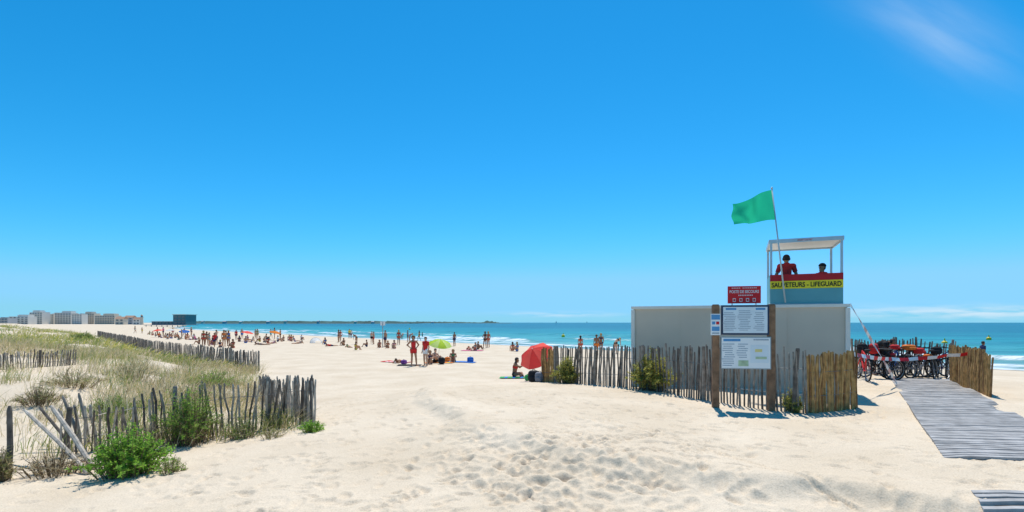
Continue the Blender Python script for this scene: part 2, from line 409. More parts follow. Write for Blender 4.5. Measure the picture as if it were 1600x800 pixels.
for k in range(8):
    b = MB(); b.tube([(px2m(-29+8.2*k), -1, -2), (px2m(-29+8.2*k), -1, 1.2)], .25, 6); b.build('stilt', M['bgrey'], r)
for k in range(6):
    b = MB(); b.box((px2m(-25+5.4*k), 3.4, 2.4), (px2m(3.6), .2, 1.3)); b.build('window', M['glassdark'], r)
for i in range(3):
    for k in range(3):
        b = MB(); b.box((px2m(12.9+6.1*k), 1.45, 2.6+2.0*i), (px2m(4.4), .2, 1.2)); b.build('window', M['glassdark'], r)
for k, px in enumerate([318, 352, 377, 420, 447, 498, 556, 583, 634, 676]):
    D = 1480 if px < 600 else 2280; zt = random.uniform(4.0, 6.5); w = random.uniform(6, 13)
    r = empty('house', ((px-800)/F*D, D-3, SEA+1), 0, '%s pale house from the left along the far low headland' % ['first','second','third','fourth','fifth','sixth','seventh','eighth','ninth','tenth'][k], 'house', 'houses on the far headland')
    b = MB(); b.box((0, 0, zt/2-.5), (w, 8, zt+1)); b.build('wall', M['bgrey' if k % 2 else 'bcream'], r)
    b = MB(); b.add([(-w/2-.3,-4.3,zt), (w/2+.3,-4.3,zt), (w/2+.3,4.3,zt), (-w/2-.3,4.3,zt), (-w/2-.3,0,zt+2), (w/2+.3,0,zt+2)], [(0,1,5,4), (2,3,4,5), (0,4,3), (1,2,5), (0,3,2,1)]); b.build('roof', M['bgrey'], r)

# ------------------------------------------------------------------ fences
def picket(p, ht, rr, lean, root, mat, name='picket'):
    b = MB(); k = Vector((random.gauss(0, .014), random.gauss(0, .014), 0))
    top = p+Vector((lean[0], lean[1], ht))
    pts = [p+Vector((0, 0, -.18)), p.lerp(top, .4)+k, p.lerp(top, .75)-k*.6, top-Vector((0, 0, .03)), top]
    b.tube(pts, [rr, rr*random.uniform(.9, 1.1), rr*random.uniform(.85, 1.05), rr*.9, rr*.6], 6)
    return b.build(name, mat, root, off=root.location)
def fence(label, pts, spacing, mats, rr=.02, lean=.05, hvar=.1, posts=None, wires=True, cap=100, wild=0.):
    """pts: world (x,y,height)"""
    P = [Vector((x, y, 0)) for x, y, _ in pts]; Hs = [q[2] for q in pts]
    L = [0]
    for a, b2 in zip(P, P[1:]): L.append(L[-1]+(b2-a).length)
    root = empty('picket_fence', (pts[0][0], pts[0][1], h1(pts[0][0], pts[0][1])), 0, label, 'fence')
    def pos(l):
        i = max(0, min(len(P)-2, int(np.searchsorted(L, l, side='right'))-1)); t = (l-L[i])/(L[i+1]-L[i])
        q = P[i].lerp(P[i+1], t); return Vector((q.x, q.y, h1(q.x, q.y))), Hs[i]+(Hs[i+1]-Hs[i])*t
    l = 0.; n = 0; rest = MB(); wpts = [[], []]; lx = ly = lh = 0
    while l <= L[-1]:
        p, H = pos(l); wl = 1+wild*max(0, 1-l/(L[-1]*.45))
        lx = .9*lx+random.gauss(0, lean*.35*wl); ly = .9*ly+random.gauss(0, lean*.35); lh = .85*lh+random.gauss(0, hvar*.4*wl)
        ln = (lx+random.gauss(0, lean*.35*wl), ly+random.gauss(0, lean*.35))
        p = p+Vector((0, random.gauss(0, .012), 0)); hh = H*(1+lh+random.gauss(0, hvar*.5)); hh = min(hh, H*1.12)
        if n < cap: picket(p, hh, rr*random.uniform(.75, 1.25), ln, root, random.choice(mats))
        else:
            top = p+Vector((ln[0], ln[1], hh)); rest.tube([p-Vector((0, 0, .2)), top], [rr, rr*.7], 4)
        n += 1
        if n % 3 == 0:
            for k, f in enumerate((.3, .72)): wpts[k].append(p+Vector((ln[0]*f, ln[1]*f-.025, H*f)))
        l += spacing*random.uniform(.75, 1.25)
    if rest.v:
        o = rest.build('picket', mats[0], root, off=root.location); tag(o, kind='stuff')
    if wires:
        for k in range(2):
            if len(wpts[k]) > 1:
                b = MB(); b.tube(wpts[k], .006, 4); b.build('wire', M['wire'], root, off=root.location)
    if posts:
        l = 0.
        while l <= L[-1]+.01:
            p, H = pos(l); b = MB(); ln = Vector((random.gauss(0, .05), random.gauss(0, .04), 0))
            b.tube([p-Vector((0, .04, .2)), p+ln*.5+Vector((0, -.04, H*.5)), p+ln+Vector((0, -.04, H*1.03)), p+ln+Vector((0, -.04, H*1.05))], [.045, .043, .040, .032], 8)
            b.build('post', random.choice(mats), root, off=root.location); l += posts
    return root
def fp(px, yt, yb):
    p = gp(px, yb); return (p.x, p.y, (yb-yt)*p.y/F)
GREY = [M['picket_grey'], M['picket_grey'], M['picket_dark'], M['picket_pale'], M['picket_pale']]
BACKLIT = [M['picket_grey'], M['picket_grey'], M['picket_dark']]  # shaded counterpart of BROWN: backlit tone put into the wood colour
BROWN = [M['picket_brown'], M['picket_brown'], M['picket_brown2']]
fence('grey picket fence with leaning stakes in front of the grassy dune at left',
      [fp(104, 640, 714), fp(150, 624, 703), fp(250, 610, 692), fp(350, 600, 678), fp(430, 592, 668), fp(488, 586, 659)], .074, GREY, .021, .11, .09, 1.7, True, 100, .7)
fence('short picket fence running back along the side of the grassy dune',
      [(-4.15, 10.75, .95), (-5.2, 12.4, .9), (-7.0, 14.6, .8), (-8.6, 17.4, .7)], .09, GREY, .020, .06, .08, None)
def fD(px, D, H): p = at(px, D); return (p.x, p.y, H)
fence('long grey picket fence along the beach edge of the dunes',
      [fD(405, 27, 1.0), fD(330, 32, 1.0), fD(240, 42, 1.0), fD(190, 62, 1.0), fD(152, 95, 1.0)], .12, GREY, .028, .06, .07, 2.4)
fence('low half buried picket fence crossing the dune at the left edge',
      [fp(-25, 553, 580), fp(30, 550, 576), fp(75, 548, 573), fp(118, 545, 570)], .075, GREY, .019, .06, .10, 2.2)
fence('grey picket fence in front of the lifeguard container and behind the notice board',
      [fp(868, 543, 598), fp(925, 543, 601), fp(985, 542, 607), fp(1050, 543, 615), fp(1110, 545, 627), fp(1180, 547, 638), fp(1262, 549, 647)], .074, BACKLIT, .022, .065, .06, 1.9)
fence('short brown stake fence at the left end beside the red parasol', [fp(846, 546, 597), fp(868, 545, 598)], .05, BROWN, .028, .03, .05, None)
fence('dense brown stake fence panel right of the notice board', [fp(1260, 557, 646), fp(1300, 556, 643), fp(1340, 553, 637)], .050, BROWN, .027, .03, .03, None)
fence('brown stake fence on the far side of the boardwalk', [fp(1487, 540, 597), fp(1518, 545, 609), fp(1547, 552, 621)], .052, BROWN, .028, .03, .04, None)
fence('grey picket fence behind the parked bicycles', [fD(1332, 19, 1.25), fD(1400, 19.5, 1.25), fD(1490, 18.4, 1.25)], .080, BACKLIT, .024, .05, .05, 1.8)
def stake(pa, pb, r, mat, label):
    a = Vector(pa); bb = Vector(pb); o = empty('fallen_stake', a, 0, label, 'stake', None); b = MB()
    m1 = a.lerp(bb, .45)+Vector((.02, 0, .015)); b.tube([a, m1, bb.lerp(a, .06), bb], [r, r*.95, r*.85, r*.4], 7); b.build('wood', mat, o, off=a)
    return o
g0 = gp(140, 742)
stake(gp(138, 742)+Vector((0,0,.02)), wp(38, 640, g0.y+1.0), .035, M['picket_pale'], 'pale bleached stake leaning far over left, longest of the collapsed ones')
stake(gp(146, 735)+Vector((0,0,.02)), wp(80, 634, g0.y+.9), .04, M['picket_pale'], 'thick bleached stake leaning left, second of the collapsed ones')
stake(gp(128, 700)+Vector((0,0,-.05)), wp(98, 618, gp(128,700).y+.2), .03, M['picket_grey'], 'grey stake tilted left at the open end of the front fence')
stake(gp(118, 706)+Vector((0,0,-.05)), wp(62, 636, gp(118,706).y+.1), .028, M['picket_dark'], 'dark stake tilted left behind the bleached stakes')
stake(gp(140, 694)+Vector((0,0,-.05)), wp(123, 614, gp(140,694).y), .03, M['picket_grey'], 'grey stake nearly upright beside the tilted stakes')
stake(gp(60, 735)+Vector((0,0,.03)), gp(148, 722)+Vector((0,0,.04)), .03, M['picket_grey'], 'grey stake lying flat on the sand below the bleached stakes')
q = gp(13, 748); stake(q+Vector((0,0,-.1)), wp(15, 634, q.y), .04, M['picket_dark'], 'single dark upright stake at the left edge of the photo')

# ------------------------------------------------------------------ vegetation
M['l_bright'] = leafmat('bright_green_leaf', (.24, .42, .05)); M['l_mid'] = leafmat('mid_green_leaf', (.14, .23, .045))
M['l_olive'] = leafmat('olive_leaf', (.24, .26, .08)); M['l_dry'] = leafmat('dry_straw', (.46, .37, .20)); M['l_tan'] = leafmat('tan_straw', (.58, .49, .32))
M['l_yellow'] = leafmat('yellow_green_leaf', (.42, .38, .08)); M['twig'] = mk('brown_twig', (.17, .115, .065), .9, .3)
def shrub(name, label, p, R, H, nst, nl, ll, lw, mats, cat='shrub', droop=.15, twig=None):
    root = empty(name, p, random.uniform(0, 6), label, cat); st = MB(); co = []; mi = []
    for i in range(nst):
        a = random.uniform(0, 2*PI); q = math.sqrt(random.random()); rr = R*q*random.uniform(.6, 1.15)
        top = Vector((rr*math.cos(a), rr*math.sin(a), H*(1-.55*q*q)*random.uniform(.65, 1.15)))
        b0 = Vector((.45*top.x, .45*top.y, -.05)); mid = b0.lerp(top, .5)+Vector((0, 0, .12*H)); tip = top-Vector((0, 0, droop*H*q))
        st.tube([b0, mid, tip], [.008, .006, .003], 3, cap=False)
        for k in range(nl):
            t = random.uniform(.2, 1); c = b0.lerp(mid, t*2) if t < .5 else mid.lerp(tip, t*2-1)
            d = Vector((random.gauss(0, 1), random.gauss(0, 1), random.gauss(.4, .7))).normalized(); L_ = ll*random.uniform(.6, 1.3)
            sd = d.cross(Vector((random.gauss(0, 1), random.gauss(0, 1), random.gauss(0, 1)))).normalized()*lw*.5
            e = c+d*L_; m_ = c+d*L_*.5
            co += [c, m_+sd, e, m_-sd]; mi.append(random.randrange(len(mats)))
    st.build('stem', twig or M['twig'], root)
    n = len(co)//4
    me = quick_mesh('foliage', np.array([tuple(v) for v in co]), np.arange(n*4).reshape(-1, 4), mats, mi, False)
    o = bpy.data.objects.new('foliage', me); COL.objects.link(o); o.parent = root
    return root
def shrub_px(name, label, px, pyb, wpx, hpx, nst, nl, ll, lw, mats, back=0, **k):
    p = gp(px, pyb)
    if back: p = at(px, p.y+back)
    return shrub(name, label, p+Vector((0, 0, -.03)), wpx/2*p.y/F, hpx*p.y/F, nst, nl, ll, lw, mats, **k)
BR = [M['l_bright'], M['l_bright'], M['l_mid'], M['l_bright']]
shrub_px('green_shrub', 'bright green low shrub in front of the left picket fence', 200, 742, 135, 80, 200, 40, .055, .020, BR)
shrub_px('green_shrub', 'upright olive shrub growing through the left picket fence', 298, 694, 110, 98, 120, 38, .07, .014, [M['l_mid'], M['l_olive'], M['l_bright']])
shrub_px('green_shrub', 'small bright green tuft at the right end of the left fence', 488, 674, 44, 22, 50, 24, .06, .013, BR)
shrub_px('dry_shrub', 'dry brown twiggy shrub at the foot of the collapsed stakes', 85, 742, 110, 46, 90, 18, .08, .007, [M['l_dry'], M['l_tan'], M['twig']])
shrub_px('dry_shrub', 'dry shrub on the sandy dune face at left', 62, 632, 78, 32, 90, 20, .09, .009, [M['l_dry'], M['l_olive'], M['twig']])
shrub_px('dry_shrub', 'dry grassy shrub by the single stake at the left edge', 2, 752, 40, 60, 50, 18, .09, .008, [M['l_dry'], M['l_olive']])
shrub_px('green_shrub', 'low green clump on the dune behind the half open left fence', 175, 648, 80, 34, 70, 28, .08, .015, [M['l_mid'], M['l_olive'], M['l_bright']])
shrub_px('green_shrub', 'low green clump on the dune top above the olive shrub', 330, 606, 80, 30, 70, 28, .09, .016, [M['l_bright'], M['l_olive'], M['l_mid']])
shrub_px('dry_shrub', 'grey brown scrub clump at the crown of the near dune', 210, 592, 90, 30, 70, 22, .10, .011, [M['l_dry'], M['l_tan'], M['l_olive']])
shrub_px('dry_shrub', 'grey brown scrub clump left on the dune below the buried fence', 115, 604, 90, 30, 70, 22, .10, .011, [M['l_dry'], M['l_olive'], M['l_tan']])
shrub_px('green_shrub', 'scrubby green tuft growing through the fence near its right end', 432, 668, 60, 44, 50, 24, .08, .010, [M['l_olive'], M['l_dry'], M['l_mid']])
shrub_px('green_shrub', 'yellow green bush behind the picket fence left of the notice board', 1020, 612, 84, 62, 190, 46, .075, .024, [M['l_yellow'], M['l_olive'], M['l_yellow']], .3)
shrub_px('green_shrub', 'yellow green bush behind the fence near the red parasol', 886, 600, 46, 44, 110, 36, .09, .026, [M['l_yellow'], M['l_olive']], .3)
shrub_px('green_shrub', 'small bush between pickets and brown panel by the notice board', 1238, 644, 40, 38, 70, 30, .06, .016, [M['l_olive'], M['l_yellow']])
shrub_px('dry_shrub', 'dark green shrub on the dune crest beyond the half buried fence', 132, 533, 45, 14, 80, 30, .18, .05, [M['l_mid'], M['l_olive']])
shrub_px('green_shrub', 'sparse yellowing tuft on the sand just left of the fence end', 425, 684, 50, 22, 26, 16, .08, .008, [M['l_olive'], M['l_tan']])
shrub_px('green_shrub', 'sparse green tuft trailing right of the bright low shrub', 266, 738, 54, 28, 34, 22, .06, .010, [M['l_olive'], M['l_bright'], M['l_tan']])
shrub_px('green_shrub', 'low green clump at the fence foot between the olive shrub and the fence end', 380, 684, 60, 34, 50, 24, .07, .011, [M['l_olive'], M['l_mid'], M['l_tan']])
# dune grass: one stand nobody could count
GM = [M['l_tan'], M['l_dry'], M['l_olive'], M['l_mid'], M['l_yellow'], M['twig']]
cl = []
while len(cl) < 5000:
    if random.random() < .62: y = random.uniform(8.8, 30)
    else: y = random.uniform(28, 110)
    cl.append((-y*random.uniform(.42, 1.14), y))
cl = np.array(cl); dd = poly_sd(cl[:, 0], cl[:, 1], DUNE); nz = .55*vn(cl[:, 0]*.45, cl[:, 1]*.45, 31)+.45*vn(cl[:, 0]*1.2, cl[:, 1]*1.2, 32)
sandy = (cl[:, 0] < -.80*cl[:, 1]) & (cl[:, 1] < 16)
FB = np.array([[p.x, p.y] for p in (gp(-25, 580), gp(75, 573), gp(118, 570))]); dfb = np.min(np.hypot(cl[:, None, 0]-FB[None, :, 0], cl[:, None, 1]-FB[None, :, 1]), axis=1)
infront = (cl[:, 1] < FB[:, 1].mean()+.3) & (cl[:, 1] > FB[:, 1].mean()-3) & (cl[:, 0] < -.82*cl[:, 1])
keep = (dd > .1) & ((nz > .46) | ((cl[:, 1] > 26) & (nz > .33))) & (~sandy | (rng.random(len(cl)) < .30)) & (~infront | (rng.random(len(cl)) < .2)); cl = cl[keep]; nzk = nz[keep]; zz = h(cl[:, 0], cl[:, 1])
nz2 = vn(cl[:, 0]*.6, cl[:, 1]*.6, 41)
B = []; bmi = []
for (x, y), z, g2, g1 in zip(cl, zz, nz2, nzk):
    far = y > 28; n = 16 if not far else 12; hs = random.uniform(.14, .36)+.5*max(0, g1-.46)*random.uniform(.5, 2.0)
    if far: g = random.choice([2, 2, 3, 4, 4, 2, 0])
    else: g = random.choice([0, 1, 0, 5, 1, 0]) if g2 < .58 else random.choice([2, 2, 3, 1, 0])
    sp = .17 if not far else .5; bw = .006 if not far else .028
    for k in range(n):
        ox, oy = random.gauss(0, sp), random.gauss(0, sp); hh = hs*random.uniform(.4, 1.4)
        lx, ly = random.gauss(.10, .20)+ox*.5, random.gauss(0, .16); a = random.uniform(0, PI); wx, wy = bw*math.cos(a), bw*math.sin(a)
        bx, by = x+ox, y+oy; mx, my = bx+lx*.35, by+ly*.35; tx, ty = bx+lx, by+ly
        B += [(bx-wx, by-wy, z-.06), (bx+wx, by+wy, z-.06), (mx+wx*.8, my+wy*.8, z+hh*.6), (mx-wx*.8, my-wy*.8, z+hh*.6),
              (mx-wx*.8, my-wy*.8, z+hh*.6), (mx+wx*.8, my+wy*.8, z+hh*.6), (tx+wx*.2, ty+wy*.2, z+hh), (tx-wx*.2, ty-wy*.2, z+hh)]
        c = g if random.random() < .72 else random.randrange(5); bmi += [c, c]
n = len(B)//4
gme = quick_mesh('dune_grass', np.array(B), np.arange(n*4).reshape(-1, 4), GM, bmi, False)
gr = bpy.data.objects.new('dune_grass', gme); COL.objects.link(gr); tag(gr, 'straw and olive coloured marram grass covering the dune at left', 'grass', kind='stuff')

# ------------------------------------------------------------------ boardwalk
def boardwalk(A, Bp, width, cross, name):
    A = Vector((A.x, A.y)); Bp = Vector((Bp.x, Bp.y)); d = (Bp-A); L_ = d.length; d.normalize(); c = Vector(cross).normalized(); b = MB(); l = 0; NS = 14
    ls = np.linspace(0, L_, 12); prof = [max(h1(*(A+d*t+c*width*f)) for f in (0, .5, 1)) for t in ls]; prof = np.convolve(np.pad(prof, 1, 'edge'), [.25, .5, .25], 'valid')
    while l < L_:
        p = A+d*l; q = A+d*(l+.095); pts = []; zb_ = float(np.interp(l, ls, prof)); jz = random.uniform(-.005, .005)
        for s_ in range(NS+1):
            t = s_/NS; w = width*t; a1 = p+c*w; a2 = q+c*w
            drift = max(0, 1-min(t, 1-t)/.16)*max(0, float(vn(np.array([l*.9+(0 if t < .5 else 40)]), np.array([2.5]), 51)[0])-.35)*.16
            z = .35*zb_+.65*h1(a1.x, a1.y)+.035+jz-drift
            pts.append((a1.x, a1.y, z)); pts.append((a2.x, a2.y, z))
        o = len(b.v); m = len(pts); b.v += pts+[(x, y, z-.04) for x, y, z in pts]
        for s_ in range(NS):
            i = o+2*s_; b.f.append([i, i+2, i+3, i+1]); b.f.append([i+m+1, i+m+3, i+m+2, i+m]); b.f.append([i, i+m, i+m+2, i+2]); b.f.append([i+1, i+3, i+m+3, i+m+1]); b.m += [0]*4
        b.f.append([o, o+1, o+m+1, o+m]); b.f.append([o+m-2, o+2*m-2, o+2*m-1, o+m-1]); b.m += [0]*2
        l += .130
    return tag(b.build(name, M['plank']), kind='structure')
A_, B_ = gp(1391, 592), gp(1475, 716)
boardwalk(A_, B_, 1.85, (1, -.12), 'boardwalk')
q = gp(1517, 768); boardwalk(q, Vector((q.x-1.0, q.y-1.7, 0)), 2.0, (1, -.12), 'boardwalk')

# ------------------------------------------------------------------ text
def text(body, width, height, mat, parent, loc, rot=(PI/2, 0, 0), name='lettering', bold=.0):
    cu = bpy.data.curves.new(name, 'FONT'); cu.body = body; cu.size = 1; cu.align_x = 'CENTER'; cu.align_y = 'CENTER'; cu.extrude = .01; cu.offset = bold
    o = bpy.data.objects.new(name, cu); COL.objects.link(o); bpy.context.view_layer.update()
    me = bpy.data.meshes.new_from_object(o.evaluated_get(bpy.context.evaluated_depsgraph_get()))
    bpy.data.objects.remove(o)
    co = np.empty(len(me.vertices)*3); me.vertices.foreach_get('co', co); co = co.reshape(-1, 3)
    mn, mxx = co.min(0), co.max(0); co[:, :2] = (co[:, :2]-(mn[:2]+mxx[:2])/2)*[width/(mxx[0]-mn[0]), height/(mxx[1]-mn[1])]; co[:, 2] *= .2
    me.vertices.foreach_set('co', co.ravel()); me.materials.clear(); me.materials.append(mat); me.update()
    t = bpy.data.objects.new(name, me); COL.objects.link(t); t.parent = parent; t.location = loc; t.rotation_euler = rot
    return t

# ------------------------------------------------------------------ lifeguard container, cabin, flag, rescue sign
FL = Vector((3.5, 15.0)); FR = Vector((8.45, 12.8)); dv = (FR-FL).normalized(); nb = Vector((-dv.y, dv.x)); Lc = (FR-FL).length
rzc = math.atan2(dv.y, dv.x); ZT = ZC+.47
ctr = (FL+FR)/2; zb = h1(ctr.x, ctr.y)-.1; Hc = ZT-zb
con = empty('site_container', (ctr.x, ctr.y, zb), rzc, 'pale grey container cabin under the lifeguard tower', 'container')
b = MB(); b.box((0, 1.2, Hc/2-.02), (Lc-.12, 2.4, Hc-.1))
b.build('wall', M['wall'], con)
b = MB(); b.box((0, 1.2, Hc-.04), (Lc, 2.5, .08)); b.build('roof', M['trim'], con)
b = MB(); b.box((0, 1.2, .06), (Lc, 2.5, .12)); b.build('base_rail', M['trim'], con)
for sx in (-1, 1):
    for y in (0, 2.4):
        b = MB(); b.box((sx*(Lc/2-.05), y, Hc/2+.01), (.10, .10, Hc-.22)); b.build('corner_post', M['trim'], con)
for x in (-1.35, 0, 1.35):
    b = MB(); b.box((x, -.003, Hc/2), (.03, .012, Hc-.25)); b.build('seam_strip', M['wall'], con)
def cl_pt(t, y=0): return FL+(FR-FL)*t+nb*y
cw = .305*Lc; cc = cl_pt(.8225, .04)
cab = empty('lifeguard_tower', (cc.x, cc.y, ZT), rzc, 'open lifeguard lookout cabin with yellow and red banner on the container roof', 'lifeguard tower')
zr = 4.62-ZT
b = MB(); b.box((0, .85, .03), (cw, 1.7, .05)); b.build('floor', M['steel'], cab)
for sx in (-1, 1):
    for y in (.03, 1.67):
        b = MB(); b.box((sx*(cw/2-.03), y, zr/2+.03), (.055, .055, zr-.06)); b.build('post', M['steel'], cab)
b = MB(); b.box((0, .85, zr+.03), (cw-.01, 1.68, .04)); b.build('roof', M['white'], cab)
b = MB(); b.box((0, .0, zr+.02), (cw+.02, .03, .10)); b.box((0, 1.71, zr+.02), (cw+.02, .03, .10))
for sx in (-1, 1): b.box((sx*(cw/2+.01), .855, zr+.02), (.03, 1.67, .10))
b.build('fascia', M['steel'], cab)
b = MB(); b.box((-.02, -.018, zr+.02), (.34, .004, .045)); b.build('emblem', mk('faded_red_print', (.55, .36, .38), .6, .4, 14.), cab)
b = MB(); b.box((0, -.01, .24), (cw-.01, .02, .42)); b.build('front_panel', M['pale'], cab)
for sx in (-1, 1):
    b = MB(); b.box((sx*(cw/2-.005), .85, .42), (.012, 1.58, .74)); b.build('side_panel', M['pale'], cab)
b = MB(); b.box((0, 1.7, .42), (cw-.01, .02, .74)); b.build('back_panel', M['pale'], cab)
b = MB(); b.box((0, -.02, .515), (cw-.005, .02, .20)); yb = b.build('yellow_banner', M['yellow'], cab)
text('SAUVETEURS - LIFEGUARD', cw*.95, .125, M['black'], yb, (0, -.033, .515), bold=.022)
b = MB(); b.box((0, -.02, .7025), (cw-.005, .02, .17)); b.build('red_banner', M['darkred'], cab)
base = cl_pt(.735, -.09)
pb = Vector((base.x, base.y, ZT+.05)); D0 = base.y
ptop = wp(1206, 294, D0)
fpole = empty('flagpole', pb, 0, 'slim steel pole flying a green swimming flag beside the lookout', 'flagpole')
b = MB(); b.tube([pb, ptop], [.022, .018], 8); b.ball(ptop, .03, 8, 6); b.build('pole', M['steel'], fpole, True, off=pb)
NX, NY = 30, 16; vs = []; fs = []
ta, tb = pb.lerp(ptop, .985), pb.lerp(ptop, .722)
fa, fb = wp(1146, 319, D0+.12), wp(1147, 351, D0+.18)
for i in range(NX+1):
    for j in range(NY+1):
        u, v = i/NX, j/NY; p = (ta.lerp(tb, v)).lerp(fa.lerp(fb, v), u)
        wv = math.sin(u*8.5-2.2*v)*.11*u**.5+math.sin(u*17+v*4)*.035*u
        vs.append(p+Vector((.02*math.sin(v*9)*u, wv, .035*math.sin(u*7)*(1-v*.5)-.03*math.sin(PI*v)*u)))
for i in range(NX):
    for j in range(NY): a = i*(NY+1)+j; fs.append((a, a+1, a+NY+2, a+NY+1))
b = MB(); b.add(vs, fs); b.build('flag', M['green_flag'], fpole, True, off=pb)
sp = cl_pt(.555, .12); D1 = sp.y
rs = empty('rescue_sign', (sp.x, sp.y, ZT), rzc*.6, 'red first aid post sign standing on the container roof', 'sign')
sw, sh_ = 47*D1/F*1.02, 27*D1/F; z0 = .05
for sx in (-1, 1):
    b = MB(); b.box((sx*sw*.36, .03, z0/2+.1), (.03, .03, z0+.2)); b.build('leg', M['steel'], rs)
b = MB(); b.box((0, 0, z0+sh_/2), (sw, .025, sh_)); pn = b.build('panel', M['red'], rs)
text('POSTE DE SECOURS', sw*.88, sh_*.17, M['white'], pn, (0, -.016, z0+sh_*.68), bold=.02)
b = MB()
for k in range(14):
    if k != 5: b.box((-sw*.36+k*sw*.055, -.015, z0+sh_*.89), (sw*.036, .005, sh_*.045))
for k in range(9): b.box((-sw*.16+k*sw*.05, -.015, z0+sh_*.47), (sw*.03, .005, sh_*.06))
b.build('small_print', M['white'], pn)
for k in range(4):
    b = MB(); x = -sw*.3+k*sw*.2; b.box((x, -.015, z0+sh_*.2), (sw*.09, .005, sh_*.20)); b.box((x, -.019, z0+sh_*.2), (sw*.06, .004, sh_*.13), mi=1)
    b.build('pictogram', [M['white'], M['red']], pn)
def tape(label, pts, w, name, cat, m2, seg=.22, sag=0.):
    P = [Vector(p) for p in pts]; o = empty(name, P[0], 0, label, cat); b = MB(); ln = [0]
    for a, c in zip(P, P[1:]): ln.append(ln[-1]+(c-a).length)
    n = max(6, int(ln[-1]/seg))
    def ps(l):
        i = max(0, min(len(P)-2, int(np.searchsorted(ln, l, side='right'))-1)); t = (l-ln[i])/(ln[i+1]-ln[i]); return P[i].lerp(P[i+1], t)-Vector((0, 0, sag*4*t*(1-t)))
    for i in range(n):
        a, c = ps(ln[-1]*i/n), ps(ln[-1]*(i+1)/n); t0, t1 = .5*math.sin(i*.7), .5*math.sin((i+1)*.7)
        wa = Vector((0, w/2*math.sin(t0), w/2*math.cos(t0))); wc = Vector((0, w/2*math.sin(t1), w/2*math.cos(t1)))
        b.add([a-wa, c-wc, c+wc, a+wa], [(0, 1, 2, 3)], i % 2)
    b.build('strip', [M['white'], m2], o, off=P[0]); return o
g_ = Vector(((1402-800)/F*14.6, 14.6, h1((1402-800)/F*14.6, 14.6)))
tape('white and red strap running from container corner down to the sand', [(FR.x+.0, FR.y-.02, ZT-.02), g_+Vector((0, 0, .05))], .10, 'guy_strap', 'strap', mk('faded_red', (.62, .42, .38)), .2)
tape('red and white barrier tape strung above the boardwalk by the bicycles', [wp(1333, 553, 12.0), wp(1395, 561, 14.0), wp(1440, 559, 14.2), wp(1480, 555, 14.3), wp(1522, 551, 14.1)], .10, 'barrier_tape', 'tape', M['red'], .30, .03)

# ------------------------------------------------------------------ notice board
pl = gp(1118, 632); pr = gp(1205, 645)
pr.y = 10.6; pr.x = (1205-800)/F*pr.y; pr.z = h1(pr.x, pr.y); pl.y = 10.75; pl.x = (1118-800)/F*pl.y; pl.z = h1(pl.x, pl.y)
nbm = Vector(((pl.x+pr.x)/2, (pl.y+pr.y)/2, (pl.z+pr.z)/2)); rzn = math.atan2(pr.y-pl.y, pr.x-pl.x); wn = (Vector((pl.x, pl.y))-Vector((pr.x, pr.y))).length
nbd = empty('notice_board', nbm, rzn, 'notice board with two glazed panels on brown wooden posts before the fence', 'notice board')
def nz_(py): return pz(py, nbm.y)-nbm.z
for sx in (-1, 1):
    b = MB(); zt = nz_(477); b.box((sx*wn/2, .0, zt/2-.15), (.13, .12, zt+.3)); b.box((sx*wn/2, 0, zt+.01), (.11, .10, .02)); b.build('post', M['board_post'], nbd)
cxp = ((1162-800)/F*nbm.y)-nbm.x
def prints(bm_, x0, x1, z0, z1, rows, mi, y=-.102):
    dz = (z1-z0)/rows
    for i in range(rows):
        bm_.box((x0+(x1-x0)*random.uniform(.6, 1)*.5, y, z0+dz*(i+.5)), ((x1-x0)*random.uniform(.6, 1), .002, dz*.38), mi=mi)
wP = 70*nbm.y/F
zt, zbm = nz_(477), nz_(523)
b = MB(); b.box((cxp, -.075, (zt+zbm)/2), (wP, .04, zt-zbm)); up = b.build('upper_panel', M['navy'], nbd)
b = MB(); b.box((cxp, -.097, (zt+zbm)/2), (wP*.93, .006, (zt-zbm)*.88)); b.build('sheet', M['paper'], up)
b = MB(); x0 = cxp-wP*.44; x1 = cxp+wP*.44
prints(b, x0, cxp-wP*.16, zbm+.08, zt-.14, 11, 0); prints(b, cxp-wP*.13, cxp+wP*.16, zbm+.08, zt-.10, 12, 0); prints(b, cxp+wP*.2, x1, zbm+.08, zt-.14, 10, 0)
b.box((cxp-wP*.3, -.102, zt-.08), (wP*.22, .002, .04), mi=1); b.box((cxp+wP*.32, -.102, zt-.08), (wP*.2, .002, .04), mi=1)
b.build('print', [M['printgrey'], M['printblue']], up)
zt, zbm = nz_(526), nz_(576); wL = 74*nbm.y/F; cxl = ((1163-800)/F*nbm.y)-nbm.x
b = MB(); b.box((cxl, -.075, (zt+zbm)/2), (wL, .04, zt-zbm)); lp = b.build('lower_panel', M['metal'], nbd)
b = MB(); b.box((cxl, -.097, (zt+zbm)/2), (wL*.96, .006, (zt-zbm)*.94)); b.build('sheet', M['paperw'], lp)
b = MB(); b.box((cxl-wL*.28, -.102, zt-.07), (wL*.34, .002, .05), mi=1); b.box((cxl+wL*.3, -.102, zt-.06), (wL*.3, .002, .03), mi=0)
prints(b, cxl-wL*.45, cxl-wL*.2, zbm+.05, zt-.13, 11, 0); prints(b, cxl-wL*.16, cxl+wL*.06, zbm+.22, zt-.13, 7, 0)
b.box((cxl-wL*.05, -.102, zbm+.12), (wL*.20, .002, .12), mi=2)
b.box((cxl+wL*.27, -.102, (zt+zbm)/2-.02), (wL*.36, .002, (zt-zbm)*.55), mi=5); b.box((cxl+wL*.25, -.105, (zt+zbm)/2+.05), (wL*.14, .002, .06), mi=3); b.box((cxl+wL*.3, -.107, (zt+zbm)/2-.1), (wL*.22, .002, .05), mi=2)
b.build('print', [M['printgrey'], M['printblue'], M['printgreen'], M['printyellow'], M['white'], M['paper']], lp)
ss_ = wp(1118, 507, nbm.y-.11)
